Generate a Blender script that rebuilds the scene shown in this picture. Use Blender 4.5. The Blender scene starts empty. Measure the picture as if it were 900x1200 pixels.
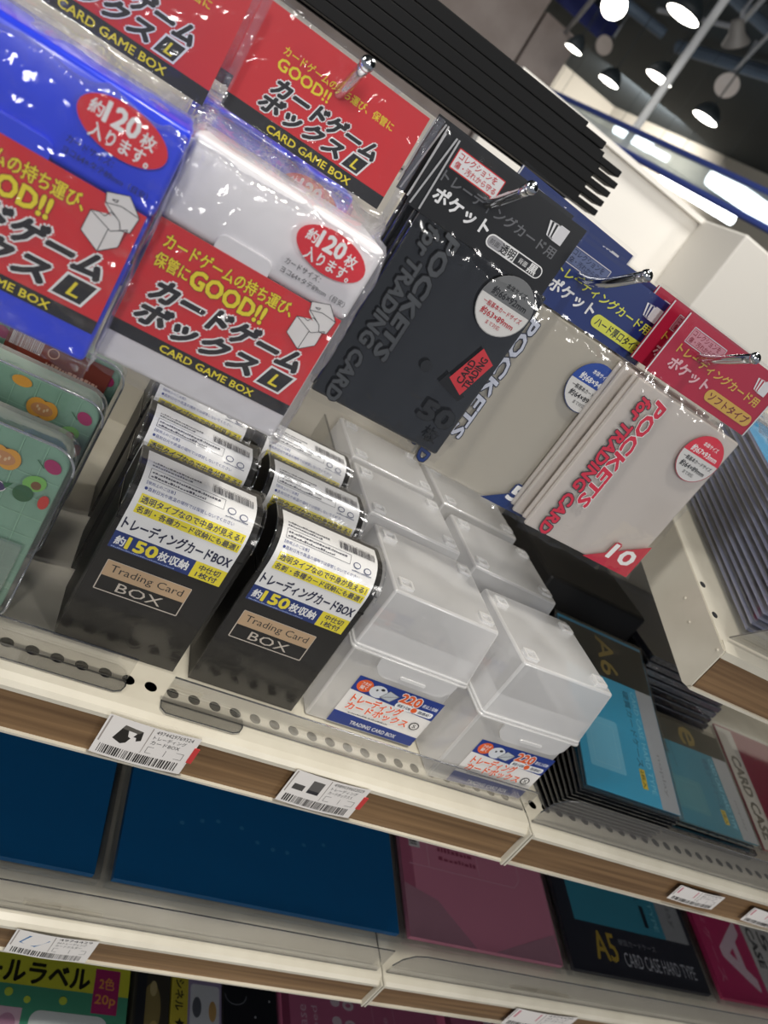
import bpy, bmesh, math, random
from mathutils import Vector, Matrix, noise
random.seed(7)
SC = bpy.context.scene
COL = SC.collection
# ------------------------------------------------------------------ camera (origin of the world, 1.4 m above the floor)
F_PX = 887.0
RIGHT = Vector((0.82413417, -0.17806801, 0.53767522))
DOWN = Vector((0.38905613, -0.51192754, -0.76587566))
FWD = Vector((0.41162871, 0.84037014, -0.35261853))
cam_d = bpy.data.cameras.new('camera'); cam = bpy.data.objects.new('camera', cam_d); COL.objects.link(cam)
cam.matrix_world = Matrix(((RIGHT.x, -DOWN.x, -FWD.x, 0), (RIGHT.y, -DOWN.y, -FWD.y, 0), (RIGHT.z, -DOWN.z, -FWD.z, 0), (0, 0, 0, 1)))
cam_d.sensor_fit = 'VERTICAL'; cam_d.sensor_height = 24.0; cam_d.lens = F_PX / 1200 * 24
cam_d.clip_start = 0.02; cam_d.clip_end = 60
cam_d.dof.use_dof = True; cam_d.dof.focus_distance = 0.40; cam_d.dof.aperture_fstop = 8
SC.camera = cam
# ------------------------------------------------------------------ world, lights, exposure
W = bpy.data.worlds.new('world'); SC.world = W; W.use_nodes = True
W.node_tree.nodes['Background'].inputs[0].default_value = (0.80, 0.86, 1.0, 1)
W.node_tree.nodes['Background'].inputs[1].default_value = 0.24
def area(name, loc, size, power, target=None, color=(1, 0.97, 0.93)):
    d = bpy.data.lights.new(name, 'AREA'); d.shape = 'RECTANGLE'; d.size = size[0]; d.size_y = size[1]; d.energy = power; d.color = color
    o = bpy.data.objects.new(name, d); COL.objects.link(o); o.location = loc
    if target is not None:
        o.rotation_euler = (Vector(target) - Vector(loc)).to_track_quat('-Z', 'Y').to_euler()
    return o
area('ceiling_tube_aisle', (-0.9, -3.6, 1.55), (0.4, 1.6), 92, (0.2, 0.33, -0.2))
area('fill_left', (-1.7, -0.1, 1.35), (0.3, 1.2), 22, (0.4, 0.35, -0.1))  # added fill, brightens the sides that face left
area('ceiling_tube_right', (2.0, -2.6, 1.55), (0.4, 1.4), 40, (0.4, 0.35, -0.2))
area('ceiling_lamp_over_shelf', (0.16, 0.02, 1.5), (0.14, 0.14), 8, (0.20, 0.28, -0.3), (1, 0.95, 0.86))
sp = bpy.data.lights.new('ceiling_spot', 'SPOT'); sp.energy = 70; sp.spot_size = math.radians(17); sp.spot_blend = 1.0; sp.shadow_soft_size = 0.05; sp.color = (1, 0.94, 0.84)
so = bpy.data.objects.new('ceiling_spot', sp); COL.objects.link(so); so.location = (0.12, -0.02, 1.5)
so.rotation_euler = (Vector((0.20, 0.30, -0.29)) - so.location).to_track_quat('-Z', 'Y').to_euler()
area('fill_white_case', (0.9, 1.0, 1.5), (0.4, 0.3), 24, (1.0, 1.5, 0.2))  # added fill to brighten the white display case
area('fill_far_walls', (3.2, 6.9, 1.55), (0.8, 0.4), 32, (3.6, 8.6, 0.4))  # added fill so the far walls are not dark
area('fill_beige_panels', (0.9, 4.6, 1.6), (0.5, 0.3), 6, (1.6, 6.0, 1.0))  # added fill, brightens the mottled beige panels
SC.view_settings.view_transform = 'Standard'; SC.view_settings.look = 'None'
SC.view_settings.exposure = 0.0; SC.view_settings.gamma = 1.0; SC.view_settings.use_curve_mapping = False
SC.cycles.transparent_max_bounces = 40; SC.cycles.max_bounces = 10
SC.cycles.caustics_reflective = False; SC.cycles.caustics_refractive = False

def at(px, py, axis, val):
    """the real place of something seen in a given direction on the plane axis = val"""
    v = RIGHT * ((px - 450) / F_PX) + DOWN * ((py - 600) / F_PX) + FWD
    return v * (val / v['xyz'.index(axis)])

# ------------------------------------------------------------------ materials
MATS = {}
def lin(c):
    return tuple(((x / 12.92) if x <= 0.04045 else ((x + 0.055) / 1.055) ** 2.4) for x in c)
def hexc(h):
    h = h.lstrip('#'); return lin(tuple(int(h[i:i + 2], 16) / 255 for i in (0, 2, 4)))
def mat(name, col='#808080', rough=0.4, metal=0.0, spec=0.5, emit=None, coat=0.0):
    if name in MATS: return MATS[name]
    m = bpy.data.materials.new(name); m.use_nodes = True; b = m.node_tree.nodes['Principled BSDF']
    c = hexc(col) if isinstance(col, str) else col
    b.inputs['Base Color'].default_value = (*c, 1); b.inputs['Roughness'].default_value = rough
    b.inputs['Metallic'].default_value = metal; b.inputs['Specular IOR Level'].default_value = spec
    b.inputs['Coat Weight'].default_value = coat; b.inputs['Coat Roughness'].default_value = 0.08
    if emit:
        b.inputs['Emission Color'].default_value = (*c, 1); b.inputs['Emission Strength'].default_value = emit
    MATS[name] = m; return m
def ink(col):
    return mat('ink_' + col.lstrip('#'), col, 0.38)
def nodes(m): return m.node_tree.nodes, m.node_tree.links
def add_noise(m, base, dark, scale=(30, 30, 30), amt=0.5, bump=0.0, detail=4):
    N, L = nodes(m); b = N['Principled BSDF']
    tc = N.new('ShaderNodeTexCoord'); mp = N.new('ShaderNodeMapping'); mp.inputs['Scale'].default_value = scale
    nz = N.new('ShaderNodeTexNoise'); nz.inputs['Scale'].default_value = 1; nz.inputs['Detail'].default_value = detail
    cr = N.new('ShaderNodeValToRGB'); cr.color_ramp.elements[0].position = 0.5 - amt / 2; cr.color_ramp.elements[1].position = 0.5 + amt / 2
    cr.color_ramp.elements[0].color = (*hexc(dark), 1); cr.color_ramp.elements[1].color = (*hexc(base), 1)
    L.new(tc.outputs['Object'], mp.inputs[0]); L.new(mp.outputs[0], nz.inputs['Vector']); L.new(nz.outputs['Fac'], cr.inputs[0]); L.new(cr.outputs[0], b.inputs['Base Color'])
    if bump:
        bp = N.new('ShaderNodeBump'); bp.inputs['Strength'].default_value = bump; bp.inputs['Distance'].default_value = 0.001
        L.new(nz.outputs['Fac'], bp.inputs['Height']); L.new(bp.outputs[0], b.inputs['Normal'])
    return m
WOOD = add_noise(mat('wood', '#8a6a48', 0.5), '#876a49', '#5f462d', (6, 90, 330), 0.42, 0.15, 5)
STEEL = add_noise(mat('cream_steel', '#e6e2d4', 0.32), '#cfcabb', '#beb8a8', (25, 25, 25), 0.5)
CREAM = mat('cream_panel', '#d8d2c4', 0.5)
HOLE_SHADE = mat('hole_shade', '#15171a', 0.8)  # near-black colour standing in for the shade inside holes
SLAT = mat('black_slat', '#0a0b0c', 0.5, spec=0.25)
CHROME = mat('chrome', '#d8dadd', 0.12, 1.0)
def clearmat(name, tint=(1, 1, 1), base=0.05, edge=0.5, rough=0.08, bump=0.0, bscale=60, blend=0.35, body=None, bodyf=0.0, brough=0.35):
    """thin clear plastic: see-through, shinier and denser where the surface turns away"""
    if name in MATS: return MATS[name]
    m = bpy.data.materials.new(name); m.use_nodes = True; N, L = nodes(m); N.clear()
    out = N.new('ShaderNodeOutputMaterial'); tr = N.new('ShaderNodeBsdfTransparent'); tr.inputs[0].default_value = (*tint, 1)
    gl = N.new('ShaderNodeBsdfGlossy'); gl.inputs['Roughness'].default_value = rough; gl.inputs['Color'].default_value = (1, 1, 1, 1)
    lw = N.new('ShaderNodeLayerWeight'); lw.inputs['Blend'].default_value = blend
    mr = N.new('ShaderNodeMapRange'); mr.inputs['To Min'].default_value = base; mr.inputs['To Max'].default_value = edge
    L.new(lw.outputs['Facing'], mr.inputs['Value'])
    mx = N.new('ShaderNodeMixShader'); L.new(mr.outputs[0], mx.inputs[0]); L.new(gl.outputs[0], mx.inputs[2])
    first = tr.outputs[0]
    if body is not None:
        df = N.new('ShaderNodeBsdfPrincipled'); df.inputs['Base Color'].default_value = (*hexc(body), 1); df.inputs['Roughness'].default_value = brough
        tl = N.new('ShaderNodeBsdfTranslucent'); tl.inputs['Color'].default_value = (*hexc(body), 1)
        m2 = N.new('ShaderNodeMixShader'); m2.inputs[0].default_value = 0.4; L.new(df.outputs[0], m2.inputs[1]); L.new(tl.outputs[0], m2.inputs[2])
        m3 = N.new('ShaderNodeMixShader'); mr3 = N.new('ShaderNodeMapRange'); mr3.inputs['To Min'].default_value = bodyf; mr3.inputs['To Max'].default_value = min(1, bodyf + 0.4)
        L.new(lw.outputs['Facing'], mr3.inputs['Value']); L.new(mr3.outputs[0], m3.inputs[0]); L.new(tr.outputs[0], m3.inputs[1]); L.new(m2.outputs[0], m3.inputs[2]); first = m3.outputs[0]
    L.new(first, mx.inputs[1]); L.new(mx.outputs[0], out.inputs[0])
    if bump:
        tc = N.new('ShaderNodeTexCoord'); nz = N.new('ShaderNodeTexNoise'); nz.inputs['Scale'].default_value = bscale; nz.inputs['Detail'].default_value = 3; nz.inputs['Distortion'].default_value = 1.2
        bp = N.new('ShaderNodeBump'); bp.inputs['Strength'].default_value = bump; bp.inputs['Distance'].default_value = 0.002
        L.new(tc.outputs['Object'], nz.inputs['Vector']); L.new(nz.outputs['Fac'], bp.inputs['Height']); L.new(bp.outputs[0], gl.inputs['Normal'])
    MATS[name] = m; return m
FILM = clearmat('crinkled_film', (0.98, 0.98, 0.985), 0.045, 0.55, 0.09, 0.9, 55, 0.30, '#f2f2ff', 0.015)  # faint white body colour stands in for glare on the film
SLEEVE = clearmat('sleeve_film', (0.97, 0.97, 0.97), 0.025, 0.40, 0.10, 0.35, 40, 0.25)
HARD = clearmat('hard_clear', (0.93, 0.94, 0.95), 0.05, 0.6, 0.05, 0, 60, 0.25)
GUARD = clearmat('guard_clear', (0.88, 0.88, 0.88), 0.07, 0.6, 0.04, 0.05, 8, 0.30)
EDGE = clearmat('cut_edge', (0.45, 0.46, 0.48), 0.12, 0.5, 0.15)
FROST = clearmat('frosted_pp', (0.97, 0.97, 0.98), 0.05, 0.35, 0.2, 0, 60, 0.3, '#ffffff', 0.38)
FROST2 = clearmat('frosted_pp_thick', (1, 1, 1), 0.06, 0.35, 0.2, 0, 60, 0.3, '#ffffff', 0.60)
MILKY = mat('milky_pp', '#e9e7ea', 0.32, coat=0.3)
BLUEPP = mat('blue_pp', '#2e48ee', 0.30, coat=0.3)
BLACKPP = mat('black_pp', '#1d1c1b', 0.45, spec=0.3)
TINT = clearmat('dark_case_edge', (0.34, 0.36, 0.44), 0.10, 0.6, 0.12, 0.2, 80, 0.3)

# ------------------------------------------------------------------ object helpers
def link(o, parent=None):
    COL.objects.link(o)
    if parent is not None: o.parent = parent
    return o
def thing(name, label, cat, loc=(0, 0, 0), rot=(0, 0, 0), group=None):
    o = bpy.data.objects.new(name, None); COL.objects.link(o); o.empty_display_size = 0.02
    o.location = loc; o.rotation_euler = rot; o['label'] = label; o['category'] = cat
    if group: o['group'] = group
    return o
def tag(o, label, cat, group=None):
    o['label'] = label; o['category'] = cat
    if group: o['group'] = group
    return o
class MB:
    def __init__(s): s.v = []; s.f = []; s.m = []; s.mats = []
    def mi(s, m):
        if m not in s.mats: s.mats.append(m)
        return s.mats.index(m)
    def add(s, vs, fs, m):
        k = len(s.v); s.v += [tuple(p) for p in vs]; i = s.mi(m)
        for f in fs: s.f.append([k + a for a in f]); s.m.append(i)
    def box(s, a, b, m):
        (x0, y0, z0), (x1, y1, z1) = a, b
        s.add([(x0, y0, z0), (x1, y0, z0), (x1, y1, z0), (x0, y1, z0), (x0, y0, z1), (x1, y0, z1), (x1, y1, z1), (x0, y1, z1)],
              [(3, 2, 1, 0), (4, 5, 6, 7), (0, 1, 5, 4), (1, 2, 6, 5), (2, 3, 7, 6), (3, 0, 4, 7)], m)
    def frustum(s, b0, b1, z0, z1, m, cap0=True, cap1=True):
        vs = [(b0[0], b0[1], z0), (b0[2], b0[1], z0), (b0[2], b0[3], z0), (b0[0], b0[3], z0), (b1[0], b1[1], z1), (b1[2], b1[1], z1), (b1[2], b1[3], z1), (b1[0], b1[3], z1)]
        fs = [(0, 1, 5, 4), (1, 2, 6, 5), (2, 3, 7, 6), (3, 0, 4, 7)]
        if cap0: fs.append((3, 2, 1, 0))
        if cap1: fs.append((4, 5, 6, 7))
        s.add(vs, fs, m)
    def tube(s, pts, r, m, n=12, cap=True, r2=None):
        pts = [Vector(p) for p in pts]; rings = []
        for i, p in enumerate(pts):
            d = (pts[min(i + 1, len(pts) - 1)] - pts[max(i - 1, 0)]).normalized()
            u = d.cross(Vector((0, 0, 1)))
            if u.length < 1e-3: u = d.cross(Vector((1, 0, 0)))
            u.normalize(); w = d.cross(u); rr = r if r2 is None else r + (r2 - r) * i / (len(pts) - 1)
            rings.append([p + u * math.cos(2 * math.pi * k / n) * rr + w * math.sin(2 * math.pi * k / n) * rr for k in range(n)])
        vs = [q for g in rings for q in g]; fs = []
        for i in range(len(rings) - 1):
            for k in range(n): fs.append((i * n + k, i * n + (k + 1) % n, (i + 1) * n + (k + 1) % n, (i + 1) * n + k))
        if cap: fs.append(tuple(reversed(range(n)))); fs.append(tuple((len(rings) - 1) * n + k for k in range(n)))
        s.add(vs, fs, m)
    def lathe(s, prof, m, c=(0, 0, 0), n=32, axis=None):
        vs = []; fs = []; M = Matrix.Identity(3) if axis is None else Vector((0, 0, 1)).rotation_difference(Vector(axis)).to_matrix()
        for r, z in prof:
            for k in range(n):
                a = 2 * math.pi * k / n; vs.append(M @ Vector((r * math.cos(a), r * math.sin(a), z)) + Vector(c))
        for i in range(len(prof) - 1):
            for k in range(n): fs.append((i * n + k, i * n + (k + 1) % n, (i + 1) * n + (k + 1) % n, (i + 1) * n + k))
        s.add(vs, fs, m)
    def prism(s, poly, y0, y1, m, plane='xz'):
        n = len(poly)
        def P(a, b, t): return {'xz': (a, t, b), 'xy': (a, b, t), 'yz': (t, a, b)}[plane]
        vs = [P(a, b, y0) for a, b in poly] + [P(a, b, y1) for a, b in poly]
        fs = [tuple(range(n)), tuple(reversed(range(n, 2 * n)))] + [(i, i + n, (i + 1) % n + n, (i + 1) % n) for i in range(n)]
        s.add(vs, fs, m)
    def grid(s, fn, nu, nv, m):
        vs = [fn(i / nu, j / nv) for j in range(nv + 1) for i in range(nu + 1)]
        s.add(vs, [(j * (nu + 1) + i, j * (nu + 1) + i + 1, (j + 1) * (nu + 1) + i + 1, (j + 1) * (nu + 1) + i) for j in range(nv) for i in range(nu)], m)
    def build(s, name, parent=None, bevel=0, smooth=False, seg=2, bmat=None):
        me = bpy.data.meshes.new(name); me.from_pydata(s.v, [], s.f)
        bi = -1
        if bmat is not None: bi = s.mi(bmat)
        for m in s.mats: me.materials.append(m)
        me.polygons.foreach_set('material_index', s.m)
        if smooth: me.polygons.foreach_set('use_smooth', [True] * len(me.polygons))
        me.update()
        if not smooth or True:
            bm = bmesh.new(); bm.from_mesh(me)
            if bevel: bmesh.ops.bevel(bm, geom=[e for e in bm.edges if e.is_manifold and e.calc_face_angle(0) > 0.5], offset=bevel, segments=seg, affect='EDGES', profile=0.5, material=bi)
            bm.to_mesh(me); bm.free()
        o = bpy.data.objects.new(name, me); link(o, parent); return o
def rrect(x0, y0, x1, y1, r, n=5):
    P = []
    for cx, cy, a in ((x1 - r, y1 - r, 0), (x0 + r, y1 - r, 90), (x0 + r, y0 + r, 180), (x1 - r, y0 + r, 270)):
        for k in range(n + 1):
            t = math.radians(a + 90 * k / n); P.append((cx + r * math.cos(t), cy + r * math.sin(t)))
    return P
def copy_tree(o, parent=None):
    c = o.copy(); COL.objects.link(c); c.parent = parent
    for ch in list(o.children): copy_tree(ch, c)
    return c

# ------------------------------------------------------------------ printing (flat layouts in millimetres)
_T = {}
def glyphs(s, off=0.0):
    k = (s, off)
    if k in _T: return _T[k]
    cu = bpy.data.curves.new('t', 'FONT'); cu.body = s; cu.size = 1; cu.resolution_u = 2; cu.offset = off; cu.space_line = 1.0
    o = bpy.data.objects.new('t', cu); COL.objects.link(o); me = o.to_mesh()
    vs = [(v.co.x, v.co.y) for v in me.vertices]; fs = [tuple(p.vertices) for p in me.polygons]
    o.to_mesh_clear(); bpy.data.objects.remove(o); bpy.data.curves.remove(cu)
    cu0 = None
    _T[k] = (vs, fs); return _T[k]
class Print:
    def __init__(s): s.items = []; s.z = 0
    def _add(s, vs, fs, col, lay=None):
        s.z += 1; s.items.append((vs, fs, col, s.z if lay is None else lay)); return s
    def rect(s, x0, y0, x1, y1, col, sub=0, lay=None):
        if sub:
            nu = max(1, int(abs(x1 - x0) / sub)); nv = max(1, int(abs(y1 - y0) / sub))
            vs = [(x0 + (x1 - x0) * i / nu, y0 + (y1 - y0) * j / nv) for j in range(nv + 1) for i in range(nu + 1)]
            fs = [(j * (nu + 1) + i, j * (nu + 1) + i + 1, (j + 1) * (nu + 1) + i + 1, (j + 1) * (nu + 1) + i) for j in range(nv) for i in range(nu)]
            return s._add(vs, fs, col, lay)
        return s._add([(x0, y0), (x1, y0), (x1, y1), (x0, y1)], [(0, 1, 2, 3)], col, lay)
    def poly(s, P, col, lay=None): return s._add(list(P), [tuple(range(len(P)))], col, lay)
    def ell(s, cx, cy, rx, ry, col, n=36, rot=0, a0=0, a1=360, lay=None):
        c, d = math.cos(math.radians(rot)), math.sin(math.radians(rot)); P = []
        for k in range(n):
            t = math.radians(a0 + (a1 - a0) * k / (n if a1 - a0 == 360 else n - 1)); x, y = rx * math.cos(t), ry * math.sin(t); P.append((cx + x * c - y * d, cy + x * d + y * c))
        return s.poly(P, col, lay)
    def line(s, P, w, col):
        vs = []; fs = []
        for a, b in zip(P[:-1], P[1:]):
            dx, dy = b[0] - a[0], b[1] - a[1]; L = math.hypot(dx, dy) or 1; nx, ny = -dy / L * w / 2, dx / L * w / 2; k = len(vs)
            vs += [(a[0] + nx, a[1] + ny), (a[0] - nx, a[1] - ny), (b[0] - nx, b[1] - ny), (b[0] + nx, b[1] + ny)]; fs.append((k, k + 1, k + 2, k + 3))
        return s._add(vs, fs, col)
    def frame(s, x0, y0, x1, y1, w, col): return s.line([(x0, y0), (x1, y0), (x1, y1), (x0, y1), (x0, y0)], w, col)
    def text(s, body, x0, y0, x1, y1, col, off=0.0, rot=0, shear=0.0, out=None, outw=0.05):
        """fit the string in the box; rot -90 reads downwards; out = outline colour"""
        base, _ = glyphs(body, 0.0); ax0 = min(p[0] for p in base); ax1 = max(p[0] for p in base); ay0 = min(p[1] for p in base); ay1 = max(p[1] for p in base)
        w, h = (x1 - x0, y1 - y0) if rot == 0 else (y1 - y0, x1 - x0)
        sx, sy = w / max(ax1 - ax0, 1e-6), h / max(ay1 - ay0, 1e-6)
        if body in 'ー-': sy = sx
        em = sy
        for o_, c_ in ([(off * 0.75 + outw * 1.05, out)] if out else []) + [(off * 0.75, col)]:
            vs, fs = glyphs(body, 0.0); r = o_ * em; n = 0 if r < 0.015 * em else (4 if r < 0.035 * em else 8)
            P = []; G = []
            for k in range(n + 1):
                dx, dy = (0, 0) if k == n else (r * math.cos(2 * math.pi * (k + 0.5) / n), r * math.sin(2 * math.pi * (k + 0.5) / n)); b0 = len(P)
                if k == n and n == 8: continue
                for (x, y) in vs:
                    u, v = (x - ax0) * sx + dx, (y - ay0) * sy + dy; u += shear * v
                    P.append(((x0 + u, y0 + v) if rot == 0 else ((x0 + v, y1 - u) if rot == -90 else (x1 - v, y0 + u))) + (k * 0.0022,))
                G += [tuple(b0 + q for q in f) for f in fs]
            s._add(P, G, c_)
        return s
    def barcode(s, x0, y0, x1, y1, col='#16161a', horiz=True, seed=1):
        r = random.Random(seed); t = 0.0; vs = []; fs = []
        L = (x1 - x0) if horiz else (y1 - y0)
        while t < L:
            w = L * r.choice((0.008, 0.014, 0.02)); 
            if t + w > L: break
            k = len(vs)
            vs += [(x0 + t, y0), (x0 + t + w, y0), (x0 + t + w, y1), (x0 + t, y1)] if horiz else [(x0, y0 + t), (x1, y0 + t), (x1, y0 + t + w), (x0, y0 + t + w)]
            fs.append((k, k + 1, k + 2, k + 3)); t += w + L * r.choice((0.008, 0.012, 0.02))
        return s._add(vs, fs, col)
    def micro(s, x0, y0, x1, y1, rows, col, seed=1):
        """rows of print too small to read: broken dashes"""
        r = random.Random(seed); vs = []; fs = []; h = (y1 - y0) / rows
        for j in range(rows):
            x = x0; y = y1 - (j + 1) * h
            end = x1 - (x1 - x0) * r.uniform(0, 0.25)
            while x < end:
                w = r.uniform(0.35, 1.1) * h * 0.6; k = len(vs); a = r.uniform(0.25, 0.55) * h
                vs += [(x, y + h * 0.15), (x + w, y + h * 0.15), (x + w, y + h * 0.15 + a), (x, y + h * 0.15 + a)]; fs.append((k, k + 1, k + 2, k + 3)); x += w + h * 0.16
        return s._add(vs, fs, col)
    def build(s, name, fn, parent=None, step=0.035):
        mb = MB(); prev = 0
        for vs, fs, col, lay in s.items:
            mb.add([fn(q[0] / 1000, q[1] / 1000, (lay * step + (q[2] if len(q) > 2 else 0)) / 1000) for q in vs], fs, ink(col) if isinstance(col, str) else col)
        return mb.build(name, parent)
def front(x0, y, z0):  # facing the aisle
    return lambda u, v, h: (x0 + u, y - h, z0 + v)
def top(x0, y0, z):
    return lambda u, v, h: (x0 + u, y0 + v, z + h)
RED, YEL, BLK, WHT, NAVY = '#d8262c', '#f2e02c', '#141416', '#f2f2f2', '#16306e'

# ------------------------------------------------------------------ room
def struct(o): o['kind'] = 'structure'; return o
mb = MB(); mb.box((-3, -3, -1.45), (9, 12, -1.4), add_noise(mat('floor_tiles', '#8a8782', 0.35), '#908d88', '#7c7974', (3, 3, 3), 0.6)); struct(mb.build('floor'))
CEIL = mat('ceiling_paint', '#212b30', 0.9)
mb = MB(); mb.box((-3, -3, 1.7), (9, 12, 1.75), CEIL); struct(mb.build('ceiling'))
WALLM = mat('wall_paint', '#bdb6a8', 0.8)
cor = at(720, 125, 'z', 1.7); rw = at(900, 205, 'z', 1.7); wl = at(655, 70, 'z', 1.7)
def wallseg(name, a, b, ext0, ext1, th=0.1):
    a = Vector((a.x, a.y, 0)); b = Vector((b.x, b.y, 0)); d = (b - a).normalized(); n = Vector((-d.y, d.x, 0))
    if n.y < 0: n = -n
    a = a - d * ext0; b = b + d * ext1; mb = MB()
    mb.add([a + Vector((0, 0, -1.4)), b + Vector((0, 0, -1.4)), b + n * th + Vector((0, 0, -1.4)), a + n * th + Vector((0, 0, -1.4)), a + Vector((0, 0, 1.7)), b + Vector((0, 0, 1.7)), b + n * th + Vector((0, 0, 1.7)), a + n * th + Vector((0, 0, 1.7))],
           [(3, 2, 1, 0), (4, 5, 6, 7), (0, 1, 5, 4), (1, 2, 6, 5), (2, 3, 7, 6), (3, 0, 4, 7)], WALLM)
    return struct(mb.build(name))
wallseg('wall_back', wl, cor, 6, 0.0)
wallseg('wall_right', cor, rw, 0.0, 5)

# ------------------------------------------------------------------ shelves
SEAM = 0.3755
def holes_strip(mb, x0, x1, y0, y1, z, hx, hy, r, m):
    """deck strip with real round holes at hx (list) on the line hy"""
    xs = [x0] + [(a + b) / 2 for a, b in zip(hx[:-1], hx[1:])] + [x1]
    for i, cx in enumerate(hx):
        a, b = xs[i], xs[i + 1]; P = []; C = []
        n = 16
        for k in range(n):
            t = 2 * math.pi * (k + 0.5) / n; c, s_ = math.cos(t), math.sin(t)
            C.append((cx + r * c, hy + r * s_, z))
            tx = ((b - cx) if c > 0 else (cx - a)) / max(abs(c), 1e-6); ty = ((y1 - hy) if s_ > 0 else (hy - y0)) / max(abs(s_), 1e-6)
            P.append([cx + min(tx, ty) * c, hy + min(tx, ty) * s_, z])
        # pull the nearest perimeter points onto the corners
        for qx, qy in ((a, y0), (b, y0), (b, y1), (a, y1)):
            j = min(range(n), key=lambda k: (math.atan2(P[k][1] - hy, P[k][0] - cx) - math.atan2(qy - hy, qx - cx)) ** 2)
            P[j] = [qx, qy, z]
        mb.add(P + C, [(k, (k + 1) % n, n + (k + 1) % n, n + k) for k in range(n)], m)
def shelf(label, x0, x1, zt, wood_h, depth=0.62, holes=True, capL=True, capR=True, pitch=0.01285, hole0=0.0262):
    t = thing('display_shelf', label, 'shelf', (x0, 0.30, zt))
    W_ = x1 - x0
    hx = [h - x0 for h in [hole0 + pitch * k for k in range(-40, 90)] if x0 + 0.008 < h < x1 - 0.008]
    d = MB()
    if holes: holes_strip(d, 0, W_, 0.012, 0.036, 0, hx, 0.0242, 0.0036, STEEL)
    else: d.add([(0, 0.012, 0), (W_, 0.012, 0), (W_, 0.036, 0), (0, 0.036, 0)], [(0, 1, 2, 3)], STEEL)
    d.add([(0, 0.036, 0), (W_, 0.036, 0), (W_, depth - 0.30, 0), (0, depth - 0.30, 0)], [(0, 1, 2, 3)], STEEL)
    # rounded front roll
    pr = [(0.012, 0), (0.006, -0.0005), (0.002, -0.002), (0.0, -0.0045), (0.0, -0.007), (0.003, -0.008)]
    for (ya, za), (yb, zb) in zip(pr[:-1], pr[1:]): d.add([(0, ya, za), (0, yb, zb), (W_, yb, zb), (W_, ya, za)], [(0, 1, 2, 3)], STEEL)
    d.box((0, 0.012, -0.012), (W_, depth - 0.30, -0.010), HOLE_SHADE)  # dark sheet, painted as the shade beneath the perforations
    d.build('deck', t)
    w = MB(); w.box((0.0015, 0.002, -wood_h), (W_ - 0.0015, 0.008, -0.0075), WOOD); w.build('price_rail_board', t)
    l = MB(); l.box((0, -0.0002, -wood_h - 0.0015), (W_, 0.006, -wood_h), STEEL); l.build('bottom_lip', t)
    for flag, xa in ((capL, 0.0), (capR, W_ - 0.0016)):
        if flag:
            c = MB(); c.box((xa, -0.002, -wood_h - 0.002), (xa + 0.0016, 0.016, -0.001), STEEL); c.build('end_cap', t, 0.0004)
    return t
shelf('upper perforated cream shelf with wood-look price rail under the boxes, left of the seam', -0.30, SEAM - 0.0004, -0.290, 0.0335)
shelf('upper cream shelf with wood-look price rail under the A6 card cases, right of the seam', SEAM + 0.0008, 1.25, -0.290, 0.0335)
shelf('middle cream shelf with wood-look price rail below the blue folders', -0.30, SEAM - 0.0004, -0.476, 0.029, holes=False)
shelf('middle cream shelf with wood-look price rail below the A5 card cases', SEAM + 0.0008, 1.25, -0.476, 0.029, holes=False)
shelf('lowest cream shelf carrying the green sticker pack', -0.30, SEAM - 0.0004, -0.640, 0.03, holes=False)
shelf('lowest cream shelf carrying the pink card cases', SEAM + 0.0008, 1.25, -0.640, 0.03, holes=False)
# back panel behind all shelves
mb = MB(); mb.box((-0.35, 0.62, -1.4), (1.30, 0.635, 0.047), CREAM)
bp = mb.build('back_panel', None, 0.001); tag(bp, 'tall cream back panel of the shelving behind the pegs', 'panel')
# gondola plinth
mb = MB(); mb.box((-0.35, 0.34, -1.4), (1.30, 0.615, -0.70), mat('plinth', '#8f8a80', 0.6)); o = mb.build('plinth'); tag(o, 'grey plinth cabinet below the lowest shelf', 'shelf base')

# slanted shelf at the right
SL = math.radians(17)
t = thing('slanted_shelf', 'slanted cream shelf bracket with wood-look rail at the right edge', 'shelf', (0.381, 0.297, -0.112), (SL, 0, 0))
d = MB(); 
d.box((0.006, 0.004, -0.003), (0.62, 0.31, -0.001), STEEL)
d.box((0, 0.0, -0.002), (0.0075, 0.31, 0.0), STEEL); d.build('deck', t)
s_ = MB(); P = [(0.000, -0.0005), (0.31, -0.0005), (0.31, -0.036), (0.012, -0.036)]
c_, n_ = math.cos(-SL), math.sin(-SL)
def unrot(y, z): return (y * c_ - z * n_, y * n_ + z * c_)
P = [(0.0, -0.0005), (0.31, -0.0005), (0.31, -0.0345)] + [unrot(0.006, -0.0325), unrot(0.002, -0.0318), unrot(0.0, -0.029), unrot(0, -0.004)]
s_.prism(P, -0.0005, 0.0008, STEEL, 'yz'); s_.build('side_plate', t)
w = MB(); q = [unrot(0.0015, -0.005), unrot(0.0015, -0.030), unrot(0.008, -0.030), unrot(0.008, -0.005)]
w.prism(q, 0.0035, 0.62, WOOD, 'yz'); w.build('price_rail_board', t)
w = MB(); q = [unrot(-0.0005, -0.0302), unrot(-0.0005, -0.0322), unrot(0.008, -0.0322), unrot(0.008, -0.0302)]; w.prism(q, 0.0008, 0.62, STEEL, 'yz'); w.build('bottom_lip', t)
w = MB(); q = [unrot(-0.0005, 0.0), unrot(-0.0005, -0.005), unrot(0.008, -0.005), (0.008, -0.001), (0.008, 0.001)]; w.prism(q, 0.0008, 0.62, STEEL, 'yz'); w.build('front_lip', t)
for y_ in (0.028, 0.052):
    r = MB(); r.lathe([(0, 0.0006), (0.0021, 0.0006), (0.0023, 0.0)], HOLE_SHADE, (0.0042, y_, 0.0), 14); r.build('slot_hole', t)  # dark disc, the shade of a hole put into its colour
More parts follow.
